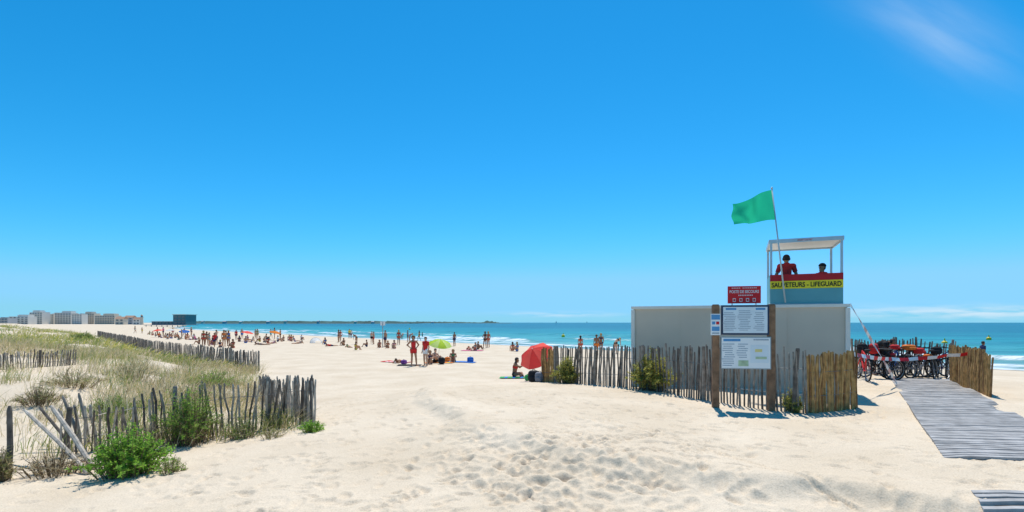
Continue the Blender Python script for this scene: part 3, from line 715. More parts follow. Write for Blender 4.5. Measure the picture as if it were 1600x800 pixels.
sgn = empty('regulation_sign', (ss_.x, ss_.y, ss_.z), rzn, 'small blue and white sign fixed to the left post of the notice board', 'sign')
b = MB(); b.box((0, 0, 0), (.19, .02, .44)); sb = b.build('panel', M['paperw'], sgn)
b = MB(); b.box((0, -.012, .15), (.17, .004, .1), mi=0); b.box((-.04, -.012, .03), (.06, .004, .06), mi=0); b.box((.04, -.012, .03), (.06, .004, .06), mi=1); b.box((0, -.012, -.09), (.15, .004, .09), mi=0); b.box((0, -.012, -.18), (.14, .004, .03), mi=2)
b.build('print', [M['printblue'], M['red'], M['printgrey']], sb)

# ------------------------------------------------------------------ people
SKIN = [mk('tanned_skin', (.45, .23, .13), .6, .06), mk('light_skin', (.58, .34, .22), .6, .06), mk('dark_tanned_skin', (.29, .135, .075), .6, .06)]
HAIR = {'dark': mk('dark_hair', (.025, .018, .014), .6, .2), 'brown': mk('brown_hair', (.10, .055, .03), .6, .2), 'blond': mk('blond_hair', (.42, .28, .12), .6, .2)}
CLO = {n: mk(n.replace(' ', '_')+'_fabric', c, .85, .1) for n, c in {'red': (.60, .03, .03), 'navy': (.02, .03, .10), 'black': (.018, .018, .02), 'white': (.75, .75, .73), 'blue': (.03, .16, .5),
    'green': (.04, .32, .10), 'orange': (.80, .20, .03), 'turquoise': (.03, .40, .42), 'pink': (.70, .16, .28), 'yellow': (.75, .55, .05), 'grey': (.22, .22, .24), 'purple': (.18, .05, .26)}.items()}
EYE = mk('eye_dark', (.02, .015, .012), .3)
def V(*a): return Vector(a)
def base_stand():
    J = dict(pel=V(0,0,.97), spi=V(0,.005,1.14), che=V(0,.0,1.31), nek=V(0,.01,1.45), hed=V(0,-.015,1.615))
    for s, n in ((1, 'L'), (-1, 'R')):
        J['sh'+n] = V(.165*s,.01,1.40); J['el'+n] = V(.215*s,.04,1.12); J['wr'+n] = V(.225*s,-.03,.88)
        J['hi'+n] = V(.085*s,0,.92); J['kn'+n] = V(.095*s,-.015,.50); J['an'+n] = V(.10*s,.03,.075); J['to'+n] = V(.125*s,-.13,.03)
    return J
def pose(name):
    J = base_stand()
    def both(**k):
        for key, v in k.items():
            J[key+'L'] = V(v[0], v[1], v[2]); J[key+'R'] = V(-v[0], v[1], v[2])
    if name == 'walk':
        J['knL'] = V(.09,-.20,.54); J['anL'] = V(.09,-.22,.11); J['toL'] = V(.10,-.38,.06)
        J['knR'] = V(-.09,.03,.50); J['anR'] = V(-.09,.27,.17); J['toR'] = V(-.09,.16,.05)
        J['elL'] = V(.22,.14,1.14); J['wrL'] = V(.22,.08,.90); J['elR'] = V(-.22,-.08,1.14); J['wrR'] = V(-.2,-.24,.95)
    elif name == 'hips':
        both(el=(.34,.10,1.20), wr=(.17,-.03,1.03)); J['knL'] = V(.13,-.05,.5); J['anL'] = V(.17,-.03,.075); J['toL'] = V(.24,-.17,.03)
    elif name == 'brow':
        J['elR'] = V(-.31,-.12,1.46); J['wrR'] = V(-.12,-.19,1.61)
    elif name == 'bend':
        J.update(spi=V(0,-.10,1.10), che=V(0,-.28,1.19), nek=V(0,-.42,1.22), hed=V(0,-.57,1.25))
        both(sh=(.165,-.36,1.19), el=(.2,-.38,.92), wr=(.16,-.46,.69))
    elif name == 'sit':
        J.update(pel=V(0,0,.13), spi=V(0,.03,.30), che=V(0,.03,.48), nek=V(0,.02,.62), hed=V(0,-.03,.785))
        both(sh=(.165,.03,.57), el=(.24,-.13,.38), wr=(.12,-.32,.44), hi=(.09,0,.12), kn=(.12,-.34,.42), an=(.10,-.52,.07), to=(.10,-.67,.04))
    elif name == 'sitback':
        J.update(pel=V(0,0,.13), spi=V(0,.07,.29), che=V(0,.16,.45), nek=V(0,.22,.58), hed=V(0,.22,.745))
        both(sh=(.165,.2,.54), el=(.23,.34,.30), wr=(.22,.42,.07), hi=(.09,0,.11), kn=(.10,-.42,.16), an=(.09,-.84,.07), to=(.11,-.90,.20))
    elif name == 'lie':
        J.update(pel=V(0,0,.12), spi=V(0,.17,.12), che=V(0,.34,.16), nek=V(0,.47,.20), hed=V(0,.60,.26))
        both(sh=(.165,.44,.17), el=(.24,.62,.05), wr=(.08,.74,.06), hi=(.09,-.03,.10), kn=(.10,-.46,.07), an=(.11,-.88,.06), to=(.12,-1.0,.03))
    elif name == 'reach':
        J.update(pel=V(0,0,.13), spi=V(0,-.01,.30), che=V(0,-.04,.48), nek=V(0,-.06,.62), hed=V(0,-.12,.785))
        both(sh=(.165,-.04,.57), el=(.26,-.2,.42), wr=(.2,-.36,.52), hi=(.09,0,.12), kn=(.30,-.28,.16), an=(.02,-.40,.07), to=(-.1,-.46,.05))
        J['elR'] = V(-.22,-.30,.50); J['wrR'] = V(-.12,-.54,.58); J['anR'] = V(-.05,-.32,.07); J['toR'] = V(.08,-.36,.05)
    elif name == 'chair':
        J.update(pel=V(0,0,.46), spi=V(0,.01,.63), che=V(0,-.01,.81), nek=V(0,-.01,.95), hed=V(0,-.04,1.115))
        both(sh=(.17,.0,.90), el=(.27,-.05,.63), wr=(.16,-.26,.60), hi=(.09,0,.45), kn=(.12,-.42,.47), an=(.12,-.40,.075), to=(.13,-.56,.03))
    elif name == 'lounge':
        J.update(pel=V(0,-.06,.44), spi=V(0,.05,.58), che=V(0,.16,.73), nek=V(0,.24,.85), hed=V(0,.24,1.015))
        both(sh=(.17,.21,.80), el=(.25,.13,.54), wr=(.15,-.08,.54), hi=(.09,-.07,.44), kn=(.12,-.48,.47), an=(.12,-.52,.075), to=(.13,-.67,.03))
    return J
def make_bones(J):
    B = [('pelvis', J['hiL'], J['hiR'], .105, .105), ('belly', J['pel'], J['spi'], .118, .105), ('chest', J['spi'], J['che'], .108, .122), ('upper', J['che'], J['nek'], .118, .07),
         ('shoulders', J['shL'], J['shR'], .066, .066), ('neck', J['nek'], J['hed'], .056, .05),
         ('head', J['hed']+V(0,.005,-.035), J['hed']+V(0,.01,.035), .074, .084)]
    for n in 'LR':
        wr, el = J['wr'+n], J['el'+n]; hd = wr+(wr-el).normalized()*.075
        kn, an = J['kn'+n], J['an'+n]; cf = kn.lerp(an, .3)
        back = (J['an'+n]-J['to'+n]); back.normalize()
        B += [('uarm'+n, J['sh'+n], el, .054, .042), ('farm'+n, el, wr, .043, .028), ('hand'+n, wr, hd, .030, .032),
              ('thigh'+n, J['hi'+n], kn, .092, .058), ('shin'+n, kn, cf, .056, .058), ('shin'+n, cf, an, .058, .036), ('foot'+n, an+back*.03-V(0,0,.03), J['to'+n], .037, .028)]
    return B
def capsule(mb, a, b, ra, rb, n=12):
    mb.tube([a, a.lerp(b, .5), b], [ra, (ra+rb)/2, rb], n); mb.ball(a, ra, n, 8); mb.ball(b, rb, n, 8)
bodies = {}
def get_body(pname, near):
    key = (pname, near)
    if key in bodies: return bodies[key]
    J = pose(pname); B = make_bones(J); mb = MB()
    for nme, a, b, ra, rb in B: capsule(mb, a, b, ra, rb)
    hd = J['hed']
    mb.ball(hd+V(0, -.078, -.012), (.014, .022, .026), 8, 6)
    mb.ball(hd+V(0, -.055, -.085), (.04, .03, .03), 8, 6)
    for s in (-1, 1): mb.ball(hd+V(.082*s, .01, -.005), (.014, .024, .034), 8, 6)
    if near:
        for n in 'LR':
            wr, el = J['wr'+n], J['el'+n]; d = (wr-el).normalized(); p0 = wr+d*.075; sd = d.cross(V(0, 1, 0.01)).normalized(); nn = d.cross(sd).normalized()
            for k, (o, L_) in enumerate(((-.027, .062), (-.009, .075), (.009, .08), (.027, .07))):
                q = p0+sd*o; mb.tube([q-d*.02, q+d*L_*.5, q+d*L_*.85+nn*.02, q+d*L_+nn*.035], [.0095, .009, .0085, .006], 6)
            q = wr+d*.03; s2 = sd*(1 if n == 'L' else -1); mb.tube([q+s2*.015, q+s2*.045+d*.03, q+s2*.05+d*.06], [.012, .0105, .008], 6)
    o = mb.build('tmp', SKIN[0]); md = o.modifiers.new('r', 'REMESH'); md.mode = 'VOXEL'; md.voxel_size = .0125 if near else .026; md.use_smooth_shade = True
    ms = o.modifiers.new('s', 'SMOOTH'); ms.factor = .5; ms.iterations = 2
    bpy.context.view_layer.update()
    me = bpy.data.meshes.new_from_object(o.evaluated_get(bpy.context.evaluated_depsgraph_get())); bpy.data.objects.remove(o)
    me.name = 'body'
    nv = len(me.vertices); co = np.empty(nv*3); me.vertices.foreach_get('co', co); co = co.reshape(-1, 3)
    no = np.empty(nv*3); me.vertices.foreach_get('normal', no); no = no.reshape(-1, 3)
    best = np.full(nv, 1e9); lab = np.zeros(nv, int); tt = np.zeros(nv)
    for i, (nme, a, b, ra, rb) in enumerate(B):
        a_, b_ = np.array(a), np.array(b); e = b_-a_; t = np.clip(((co-a_)@e)/(e@e), 0, 1); d = np.linalg.norm(co-a_-t[:, None]*e, axis=1)-(ra+(rb-ra)*t)
        u = d < best; best[u] = d[u]; lab[u] = i; tt[u] = t[u]
    names = [x[0] for x in B]
    polys = [tuple(p.vertices) for p in me.polygons]
    bodies[key] = dict(me=me, co=co, no=no, lab=np.array(names)[lab], t=tt, polys=polys, hed=np.array(hd), J=J, cache={})
    if near:
        bm = bmesh.new(); bm.from_mesh(me)
        for s in (-1, 1):
            r = bmesh.ops.create_icosphere(bm, subdivisions=1, radius=.011, matrix=Matrix.Translation(hd+V(.030*s, -.074, .004)))
            for f in {f for v in r['verts'] for f in v.link_faces}: f.material_index = 1
        r = bmesh.ops.create_icosphere(bm, subdivisions=1, radius=.012, matrix=Matrix.Translation(hd+V(0, -.079, -.052)) @ Matrix.Diagonal((1.9, .5, .4, 1)))
        for f in {f for v in r['verts'] for f in v.link_faces}: f.material_index = 2
        bm.to_mesh(me); bm.free(); me.materials.append(EYE); me.materials.append(CLO['pink'])
    return bodies[key]
def region(bd, kind):
    lab, t, co = bd['lab'], bd['t'], bd['co']; th_ = np.char.startswith(lab, 'thigh'); ua = np.char.startswith(lab, 'uarm'); rel = co-bd['hed']
    if kind == 'shorts': return (lab == 'pelvis') | (th_ & (t < .5)) | ((lab == 'belly') & (t < .25)), .014
    if kind == 'briefs': return (lab == 'pelvis') | (th_ & (t < .1)), .008
    if kind == 'bra': return ((lab == 'chest') & (t > .55)) | ((lab == 'upper') & (t < .15)), .012
    if kind == 'shirt': return np.isin(lab, ['belly', 'chest', 'upper', 'shoulders']) | (ua & (t < .6)), .016
    if kind == 'dress': return np.isin(lab, ['belly', 'chest', 'pelvis']) | ((lab == 'upper') & (t < .5)) | (th_ & (t < .45)), .02
    if kind == 'cap': return (lab == 'head') & (rel[:, 2] > .035), .022
    if kind == 'short': return np.isin(lab, ['head']) & ((rel[:, 2] > .045) | ((rel[:, 1] > .0) & (rel[:, 2] > -.05))), .012
    if kind == 'long': return (np.isin(lab, ['head']) & ((rel[:, 2] > .05) | (rel[:, 1] > -.005))) | ((lab == 'neck') & (rel[:, 1] > 0)) | (np.isin(lab, ['upper', 'shoulders']) & (rel[:, 1] > .05) & (np.abs(rel[:, 0]) < .08)), .022
def garment(bd, kind, name):
    if kind in bd['cache']: return bd['cache'][kind]
    mk_, off = region(bd, kind); sel = [p for p in bd['polys'] if all(mk_[i] for i in p)]
    ids = sorted({i for p in sel for i in p}); mp = {i: k for k, i in enumerate(ids)}
    me = bpy.data.meshes.new(name); me.from_pydata([tuple(bd['co'][i]+bd['no'][i]*off) for i in ids], [], [[mp[i] for i in p] for p in sel])
    me.materials.append(CLO['red']); me.polygons.foreach_set('use_smooth', [True]*len(me.polygons)); me.update(); bd['cache'][kind] = me; return me
PN = {'shorts': 'shorts', 'briefs': 'swim_briefs', 'bra': 'bikini_top', 'shirt': 'shirt', 'dress': 'dress', 'cap': 'cap', 'short': 'hair', 'long': 'hair'}
def person(label, pname, loc, rz, wear, hair=('short', 'dark'), skin=0, scale=1., near=False, group=None):
    bd = get_body(pname, near); r = empty('person', loc, rz, label, 'person', group); r.scale = (scale,)*3
    o = bpy.data.objects.new('body', bd['me']); COL.objects.link(o); o.parent = r; setmat(o, SKIN[skin])
    for kind, colr in wear:
        g = bpy.data.objects.new(PN[kind], garment(bd, kind, PN[kind])); COL.objects.link(g); g.parent = r; setmat(g, CLO[colr])
    g = bpy.data.objects.new('hair', garment(bd, hair[0], 'hair')); COL.objects.link(g); g.parent = r; setmat(g, HAIR[hair[1]])
    return r
def stool(x, y, up_, label):
    w = Matrix.Translation(cab.location) @ Matrix.Rotation(rzc, 4, 'Z')
    q = w @ V(x, y, .055); r = empty('stool', q, rzc, label, 'stool')
    b = MB(); b.ball((0, 0, .29+up_), (.19, .19, .03), 14, 6, e=.6); b.build('seat', M['rubber'], r, True)
    for sx in (-1, 1):
        for sy in (-1, 1):
            b = MB(); b.tube([(sx*.17, sy*.17, 0), (sx*.12, sy*.12, .27+up_)], .014, 6); b.build('leg', M['metal'], r)
    b = MB(); b.torus((0, 0, 0), .15, .012, 14, 5); b.v = [(x_, z_, .12+y_) for x_, y_, z_ in b.v]; b.build('foot_ring', M['metal'], r)
    return q+V(0, 0, up_)
q1 = stool(-.40, .50, .14, 'left stool inside the lookout cabin under the bareheaded lifeguard')
q2 = stool(.26, .62, .0, 'right stool inside the lookout cabin under the capped lifeguard')
person('left lifeguard sitting upright in red shirt, seen from behind', 'chair', q1, PI+rzc+.1, [('shirt', 'red'), ('shorts', 'navy')], ('short', 'dark'), 0, .95, True)
person('right lifeguard in red shirt and dark cap, leaning back lower down', 'lounge', q2, -PI/2+rzc+.5, [('shirt', 'red'), ('shorts', 'navy'), ('cap', 'black')], ('short', 'dark'), 0, .93, True)
person('person with long hair in red dress, left of the pair near the lime parasol', 'hips', gp(646, 572), .5, [('dress', 'red')], ('long', 'dark'), 0, 1.02, True)
person('person in red shirt and white shorts, right of the pair near the lime parasol', 'stand', gp(665, 572), -.5, [('shirt', 'red'), ('shorts', 'white')], ('short', 'brown'), 1, .98, True)
pw = gp(804, 589); person('person in red bikini sitting on a mat left of the red parasol, reaching', 'reach', pw, PI/2-.2, [('bra', 'red'), ('briefs', 'black')], ('long', 'dark'), 2, 1., True)
CN = list(CLO.keys()); ORD = ['first', 'second', 'third', 'fourth', 'fifth', 'sixth', 'seventh', 'eighth', 'ninth', 'tenth', 'eleventh', 'twelfth', 'thirteenth', 'fourteenth', 'fifteenth', 'sixteenth', 'seventeenth', 'eighteenth', 'nineteenth', 'twentieth', 'twenty-first', 'twenty-second', 'twenty-third', 'twenty-fourth', 'twenty-fifth', 'twenty-sixth', 'twenty-seventh', 'twenty-eighth', 'twenty-ninth', 'thirtieth']
VERB = {'stand': 'standing', 'hips': 'hands on hips', 'walk': 'walking', 'brow': 'shading eyes', 'bend': 'bending', 'sit': 'sitting', 'sitback': 'leaning back', 'lie': 'lying'}
def crowd(place, items, group):
    items = sorted(items)
    for i, it in enumerate(items):
        px, py, pn = it[:3]; c1 = it[3] if len(it) > 3 else random.choice(CN); fem = random.random() < .5
        if fem: wear = [('bra', c1), ('briefs', c1)]; gt = 'bikini'; hr = ('long', random.choice(['dark', 'brown', 'blond']))
        elif random.random() < .35: wear = [('shirt', c1), ('shorts', 'navy')]; gt = 'shirt'; hr = ('short', random.choice(['dark', 'brown']))
        else: wear = [('shorts', c1)]; gt = 'shorts'; hr = ('short', random.choice(['dark', 'brown']))
        p = gp(px, py); lab = '%s person from left %s, %s, %s %s' % (ORD[i], place, VERB[pn], c1, gt)
        person(lab, pn, p, random.uniform(-PI, PI), wear, hr, random.choice([0, 0, 2, 1]), random.uniform(.84, 1.02), False, group)
crowd('in the group on open sand', [(318,542,'stand','red'), (323,539,'hips','black'), (327,541,'stand','turquoise'), (335,543,'walk','red'), (338,539,'brow','navy'), (350,542,'stand','orange'), (353,540,'hips','black'), (357,541,'stand','blue'), (364,544,'sit','red'), (311,538,'sit','black'), (344,543,'sit','navy'), (332,539,'sit','pink')], 'people in the standing group')
crowd('in the waterside crowd', [(369,531,'stand'), (374,534,'sit'), (378,530,'walk'), (384,536,'sit'), (388,532,'sitback'), (393,535,'sitback'), (399,529,'hips'), (402,530,'stand'), (406,534,'sit'), (413,535,'sit'), (416,531,'sit'), (419,536,'sit'), (423,529,'walk'), (429,530,'stand'), (434,534,'sit'), (438,530,'brow'), (443,533,'sit'), (452,532,'sitback'), (455,533,'sit'), (461,534,'sitback'), (466,537,'lie'), (408,539,'lie'), (425,537,'lie'), (471,531,'sit')], 'people in the waterside crowd')
crowd('on the far beach', [(211,521,'walk'), (222,521,'stand'), (234,523,'sit'), (238,524,'sit'), (243,526,'sit'), (246,524,'stand'), (249,527,'sit'), (252,528,'sitback'), (255,525,'stand'), (259,528,'sit'), (262,530,'sit'), (265,526,'sit'), (268,529,'sit'), (270,524,'stand'), (274,528,'sit'), (277,526,'sit'), (279,531,'sit'), (284,529,'stand'), (288,526,'walk'), (290,530,'sit'), (293,528,'sit'), (297,531,'lie'), (299,526,'stand'), (303,530,'sit'), (306,531,'sitback')], 'people on the far beach')
crowd('at the middle waterline', [(529,535,'stand','navy'), (532,534,'walk','red'), (537,540,'sit','black'), (508,538,'sit','blue'), (517,541,'lie','red'), (556,547,'sit','yellow'), (557,538,'bend','black'), (581,537,'stand','black'), (584,538,'hips','red'), (602,542,'stand','navy'), (606,544,'sit','orange'), (623,539,'stand','red'), (545,543,'lie','green'), (616,545,'sit','pink'), (573,542,'sit','navy'), (593,543,'sit','red')], 'people at the waterline')
crowd('in the shallows', [(637,535,'stand'), (640,534,'bend'), (655,533,'walk'), (660,532,'stand'), (710,541,'stand','navy'), (758,544,'hips','black'), (763,543,'stand','red'), (613,529,'stand'), (546,529,'stand'), (549,529,'walk'), (628,531,'bend')], 'people wading in the shallows')
crowd('by the lime parasol', [(624,567,'lie','orange'), (680,567,'sit','black'), (672,569,'sit','navy'), (708,566,'sit','green'), (733,547,'lie','red'), (743,548,'sit','turquoise'), (747,546,'sit','black'), (801,548,'sit','red'), (808,549,'sit','blue')], 'people resting by the lime parasol')
crowd('beyond the picket fence', [(907,553,'stand','red'), (932,556,'stand','orange'), (939,553,'walk','navy'), (962,553,'bend','black')], 'people beyond the picket fence')
person('person in navy shirt standing at the water behind the brown boardwalk fence', 'stand', at(1536, 31), 1.3, [('shirt', 'navy'), ('shorts', 'blue')], ('short', 'dark'), 2, 1.0, False)
person('person in black shirt bending behind the parked bicycles', 'bend', at(1366, 18.2), .8, [('shirt', 'black'), ('shorts', 'navy')], ('short', 'dark'), 2, .95, False)

# ------------------------------------------------------------------ parasols, towels, bags
def parasol(label, p, R, H, tilt, c1, c2, rise=.28):
    r = empty('beach_parasol', p, 0, label, 'parasol'); r.rotation_euler = tilt
    b = MB(); b.tube([(0, 0, -.1), (0, 0, H+.05)], .014, 6); b.build('pole', M['white'], r)
    b = MB(); n = 8; sub = 6; rings = 6; vs = [(0, 0, H)]
    for j in range(1, rings+1):
        q = j/rings
        for k in range(n*sub):
            a = 2*PI*k/(n*sub); sag = math.sin(PI*(k % sub)/sub)
            rr = R*q*(1-.08*sag*q); vs.append((rr*math.cos(a), rr*math.sin(a), H-rise*R*(.35*q+.75*q*q)-.05*R*sag*q))
    NN = n*sub; o = len(b.v); b.v += vs
    for k in range(NN): b.f.append([o, o+1+k, o+1+(k+1) % NN]); b.m.append((k//sub) % 2)
    for j in range(rings-1):
        for k in range(NN):
            a = o+1+j*NN+k; c = o+1+j*NN+(k+1) % NN; b.f.append([a, a+NN, c+NN, c]); b.m.append((k//sub) % 2)
    b.build('canopy', [c1, c2], r, False)
    for k in range(8):
        a = 2*PI*k/8; b = MB(); b.tube([(0, 0, H-.03), (R*.5*math.cos(a), R*.5*math.sin(a), H-rise*R*.3625-.02), (R*.98*math.cos(a), R*.98*math.sin(a), H-rise*R*1.07-.012)], .005, 4); b.build('rib', M['metal'], r)
    return r
pcol = {k: cloth(k+'_parasol_cloth', c, .45) for k, c in {'red': (.95, .13, .10), 'red2': (.82, .07, .06), 'lime': (.50, .70, .06), 'lime2': (.62, .78, .25), 'white': (.8, .8, .8), 'blue': (.04, .16, .5), 'orange': (.8, .25, .03)}.items()}
tl = Euler((math.radians(34), math.radians(-30), 0)); ax = tl.to_matrix() @ V(0, 0, 1); Ct = wp(832, 543, 20.5)
Hp = (Ct.z-h1(Ct.x, Ct.y))/ax.z; Bp_ = Ct-ax*Hp
parasol('bright red beach parasol tilted toward the camera at the fence end', (Bp_.x, Bp_.y, h1(Bp_.x, Bp_.y)), .74, Hp, tl, pcol['red'], pcol['red2'], .50)
pq = gp(684, 563); parasol('lime green beach parasol standing tilted on the sand in the middle', pq, .82, 1.50, (math.radians(16), math.radians(10), 0), pcol['lime'], pcol['lime2'], .38)
for k, (px, py, c, lab) in enumerate([(248, 527, 'red', 'tiny red parasol farthest left on the far beach'), (288, 529, 'blue', 'tiny blue parasol on the far beach'), (427, 532, 'orange', 'small orange parasol in the waterside crowd'), (268, 526, 'white', 'tiny white parasol on the far beach'), (384, 533, 'red', 'small red parasol left of the waterside crowd')]):
    parasol(lab, gp(px, py), .8, 1.4, (random.uniform(-.25, .25), random.uniform(-.25, .25), 0), pcol[c], pcol[c])
q = gp(495, 536); r = empty('beach_shelter', q, 0, 'white pop up beach shelter on the sand left of centre', 'beach tent')
b = MB(); vs = []; fs = []; n = 10; R = 18/2*q.y/F
for i in range(n+1):
    t = PI*i/n
    for j in range(6): s_ = j/5; vs.append((R*math.cos(t)*(1-.35*s_*s_), -.4+1.0*s_, R*.95*math.sin(t)*(1-.6*s_*s_)))
for i in range(n):
    for j in range(5): a = i*6+j; fs.append((a, a+6, a+7, a+1))
b.add(vs, fs); b.build('canopy', pcol['white'], r, True)
b = MB(); b.tube([(R*math.cos(PI*i/10), -.4, R*.95*math.sin(PI*i/10)) for i in range(11)], .012, 5); b.build('hoop', M['metal'], r)
def towel(label, px, py, w, l, rz, colr, c2=None):
    p = gp(px, py); r = empty('beach_towel', p, 0, label, 'towel'); b = MB(); NXX, NYY = 6, 10; vs = []
    for i in range(NXX+1):
        for j in range(NYY+1):
            x, y = (i/NXX-.5)*w, (j/NYY-.5)*l; X = x*math.cos(rz)-y*math.sin(rz); Y = x*math.sin(rz)+y*math.cos(rz)
            vs.append((X, Y, h1(p.x+X, p.y+Y)-p.z+.03+random.uniform(0, .015)))
    for i in range(NXX):
        for j in range(NYY): a = i*(NYY+1)+j; b.f.append([a, a+NYY+1, a+NYY+2, a+1]); b.m.append(1 if c2 and j % 3 == 1 else 0)
    b.v = vs; b.build('cloth', [CLO[colr], CLO[c2 or colr]], r, True)
    return r
towel('narrow green and blue mat under the seated person by the red parasol', 801, 591, .65, 1.2, 1.45, 'green', 'blue')
towel('red and white towel on the sand left of the standing pair', 620, 566, 1.0, 1.9, 1.2, 'red', 'white')
towel('blue towel on the sand right of the lime parasol', 722, 566, .9, 1.7, 1.35, 'blue')
towel('orange towel under the group at the lime parasol', 686, 567, .9, 1.8, 1.5, 'orange', 'yellow')
towel('pink towel under the person lying nearer the sea', 738, 548, 1.0, 2.0, 1.4, 'pink')
towel('black towel by the standing pair', 640, 571, .8, 1.4, 1.6, 'black')
def backpack(label, p, sz, colr, rz=0):
    r = empty('backpack', p, rz, label, 'bag'); w, d, hh = sz; b = MB(); b.ball((0, 0, hh/2), (w/2, d/2, hh/2), 14, 9, e=.55); b.build('bag_body', CLO[colr], r, True)
    b = MB(); b.ball((0, -d*.5, hh*.32), (w*.36, d*.16, hh*.24), 12, 7, e=.55); b.build('pocket', CLO[colr], r, True)
    b = MB(); b.tube([(-.05, 0, hh*.97), (-.03, 0, hh*1.08), (.03, 0, hh*1.08), (.05, 0, hh*.97)], .012, 5); b.build('handle', M['rubber'], r)
    for s in (-1, 1): b = MB(); b.tube([(s*w*.25, d*.4, hh*.9), (s*w*.3, d*.62, hh*.5), (s*w*.25, d*.42, hh*.1)], .016, 5); b.build('strap', M['rubber'], r)
    return r
backpack('large black bag under the red parasol by the fence end', gp(834, 597), (.40, .3, .40), 'black')
backpack('green cool bag beside the black bag under the red parasol', gp(825, 595), (.26, .22, .26), 'green', .4)
backpack('grey bag at the foot of the red parasol pole', gp(843, 597), (.30, .28, .34), 'grey', -.3)
backpack('black backpack beside the seated people at the lime parasol', gp(690, 569), (.40, .3, .42), 'black', .3)
backpack('blue backpack on the blue towel', gp(735, 566), (.42, .32, .34), 'blue', .2)
backpack('purple bag left of the standing pair', gp(631, 569), (.36, .28, .26), 'purple', .9)
backpack('orange bag by the lime parasol', gp(699, 565), (.34, .3, .30), 'orange', .5)
q = gp(598, 543); r = empty('beach_marker_pole', q, 0, 'thin grey marker pole at the waterline in the middle', 'pole'); b = MB(); b.tube([(0,0,-.3), (0,0,2.6)], .045, 8); b.build('pole', M['metal'], r); b = MB(); b.box((0, 0, 2.45), (.5, .03, .4)); b.build('panel', M['white'], r)

# ------------------------------------------------------------------ bicycles
def make_bike():
    r = empty('bicycle', (0, 0, 0)); bb = V(-.06, 0, .29); st = V(-.2, 0, .78); h1_ = V(.35, 0, .66); h2_ = V(.31, 0, .90); rh = V(-.52, 0, .34); fh = V(.53, 0, .34)
    b = MB()
    for a, c, t in ((bb, st, .020), (bb, h1_, .024), (st.lerp(bb, .12), h2_, .021), (h1_, h2_, .024)): b.tube([a, c], t, 7)
    for s in (-1, 1):
        b.tube([bb+V(0, s*.02, 0), rh+V(0, s*.06, 0)], .012, 6); b.tube([st+V(0, s*.015, -.05), rh+V(0, s*.06, 0)], .011, 6); b.tube([h1_+V(0, s*.03, 0), fh+V(.0, s*.055, 0)], .014, 6)
    b.build('frame', CLO['black'], r)
    for c in (rh, fh):
        b = MB(); b.torus(c, .322, .023, 26, 6); w = b.build('wheel', M['rubber'], r, True)
        b = MB(); b.torus(c, .296, .010, 24, 5); b.tube([c-V(0, .05, 0), c+V(0, .05, 0)], .02, 8)
        for k in range(14): a = 2*PI*k/14; b.tube([c, c+V(.3*math.cos(a), 0, .3*math.sin(a))], .0016, 3)
        b.build('rim', M['metal'], w)
    for c in (rh, fh):
        b = MB(); b.tube([c+V(.375*math.cos(t), 0, .375*math.sin(t)) for t in np.linspace(.5, 2.6, 10)], .016, 5); b.build('mudguard', M['rubber'], r, True)
    b = MB(); b.box((-.55, 0, .76), (.34, .13, .015)); b.tube([(-.62, .06, .75), rh+V(0, .06, 0)], .007, 4); b.tube([(-.62, -.06, .75), rh+V(0, -.06, 0)], .007, 4); b.build('rack', M['rubber'], r)
    b = MB(); b.tube([st, st+V(-.03, 0, .14)], .013, 6); b.ball((-.25, 0, .94), (.13, .075, .035), 12, 7, e=.8); b.build('saddle', M['rubber'], r, True)
    b = MB(); b.tube([h2_, h2_+V(-.03, 0, .10)], .014, 6); q = h2_+V(-.03, 0, .11); b.tube([q+V(-.10, -.30, .03), q+V(0, -.16, .0), q, q+V(0, .16, 0), q+V(-.10, .30, .03)], .013, 6); b.build('handlebar', M['rubber'], r)
    b = MB(); b.tube([bb-V(0, .09, 0), bb+V(0, .09, 0)], .014, 6); b.tube([bb+V(0, .08, 0), bb+V(.12, .09, -.12)], .010, 5); b.tube([bb-V(0, .08, 0), bb-V(.12, .09, -.12)], .010, 5); b.box(bb+V(.12, .13, -.12), (.09, .08, .02)); b.box(bb+V(-.12, -.13, .12), (.09, .08, .02)); b.torus(bb+V(0, .05, 0), .085, .006, 18, 4); b.build('crank', M['metal'], r)
    return r
bk = make_bike()
spots = [(1348, 594, 1.2, 'red', 'red bicycle nearest the brown fence panel'), (1360, 591, 2.4, 'black', 'black bicycle second from the left in the bicycle row'), (1373, 592, 1.8, 'black', 'black bicycle third from the left, under the red hanging bag'), (1385, 589, .9, 'navy', 'navy bicycle fourth from the left beside the strap end'), (1397, 591, .6, 'blue', 'blue bicycle behind the strap end'),
         (1408, 588, 2.4, 'grey', 'grey bicycle under the left red bag'), (1419, 591, .5, 'black', 'black bicycle under the orange bag, turned side on'), (1430, 588, 1.5, 'black', 'black bicycle in the middle right of the row, angled'),
         (1441, 591, .3, 'grey', 'grey bicycle parked side on right of the middle'), (1452, 588, 2.7, 'black', 'black bicycle parked side on, fourth from the right'),
         (1463, 592, .8, 'black', 'black bicycle turned away, third from the right'), (1473, 589, .3, 'navy', 'navy bicycle near the boardwalk fence, second from the right'), (1486, 592, .7, 'black', 'black bicycle at the right end of the row against the brown fence')]
for i, (px, py, rz, c, lab) in enumerate(spots):
    o = bk if i == 0 else copy_tree(bk); p = gp(px, py); o.location = p; o.rotation_euler = (random.uniform(-.16, .16), 0, rz); tag(o, lab, 'bicycle', 'bicycles parked by the boardwalk')
    for ch in o.children:
        if ch.name.startswith('frame'): setmat(ch, CLO[c])
def hang(px, py, D, c, lab, sz=(.30, .24, .34)):
    backpack(lab, wp(px, py, D), sz, c, random.uniform(-1, 1))
hang(1365, 553, 16.6, 'red', 'red bag hanging on the bicycle handlebar at left of the row')
hang(1398, 546, 16.9, 'red', 'small red bag on top of the bicycles, left of the orange bag', (.30, .24, .16))
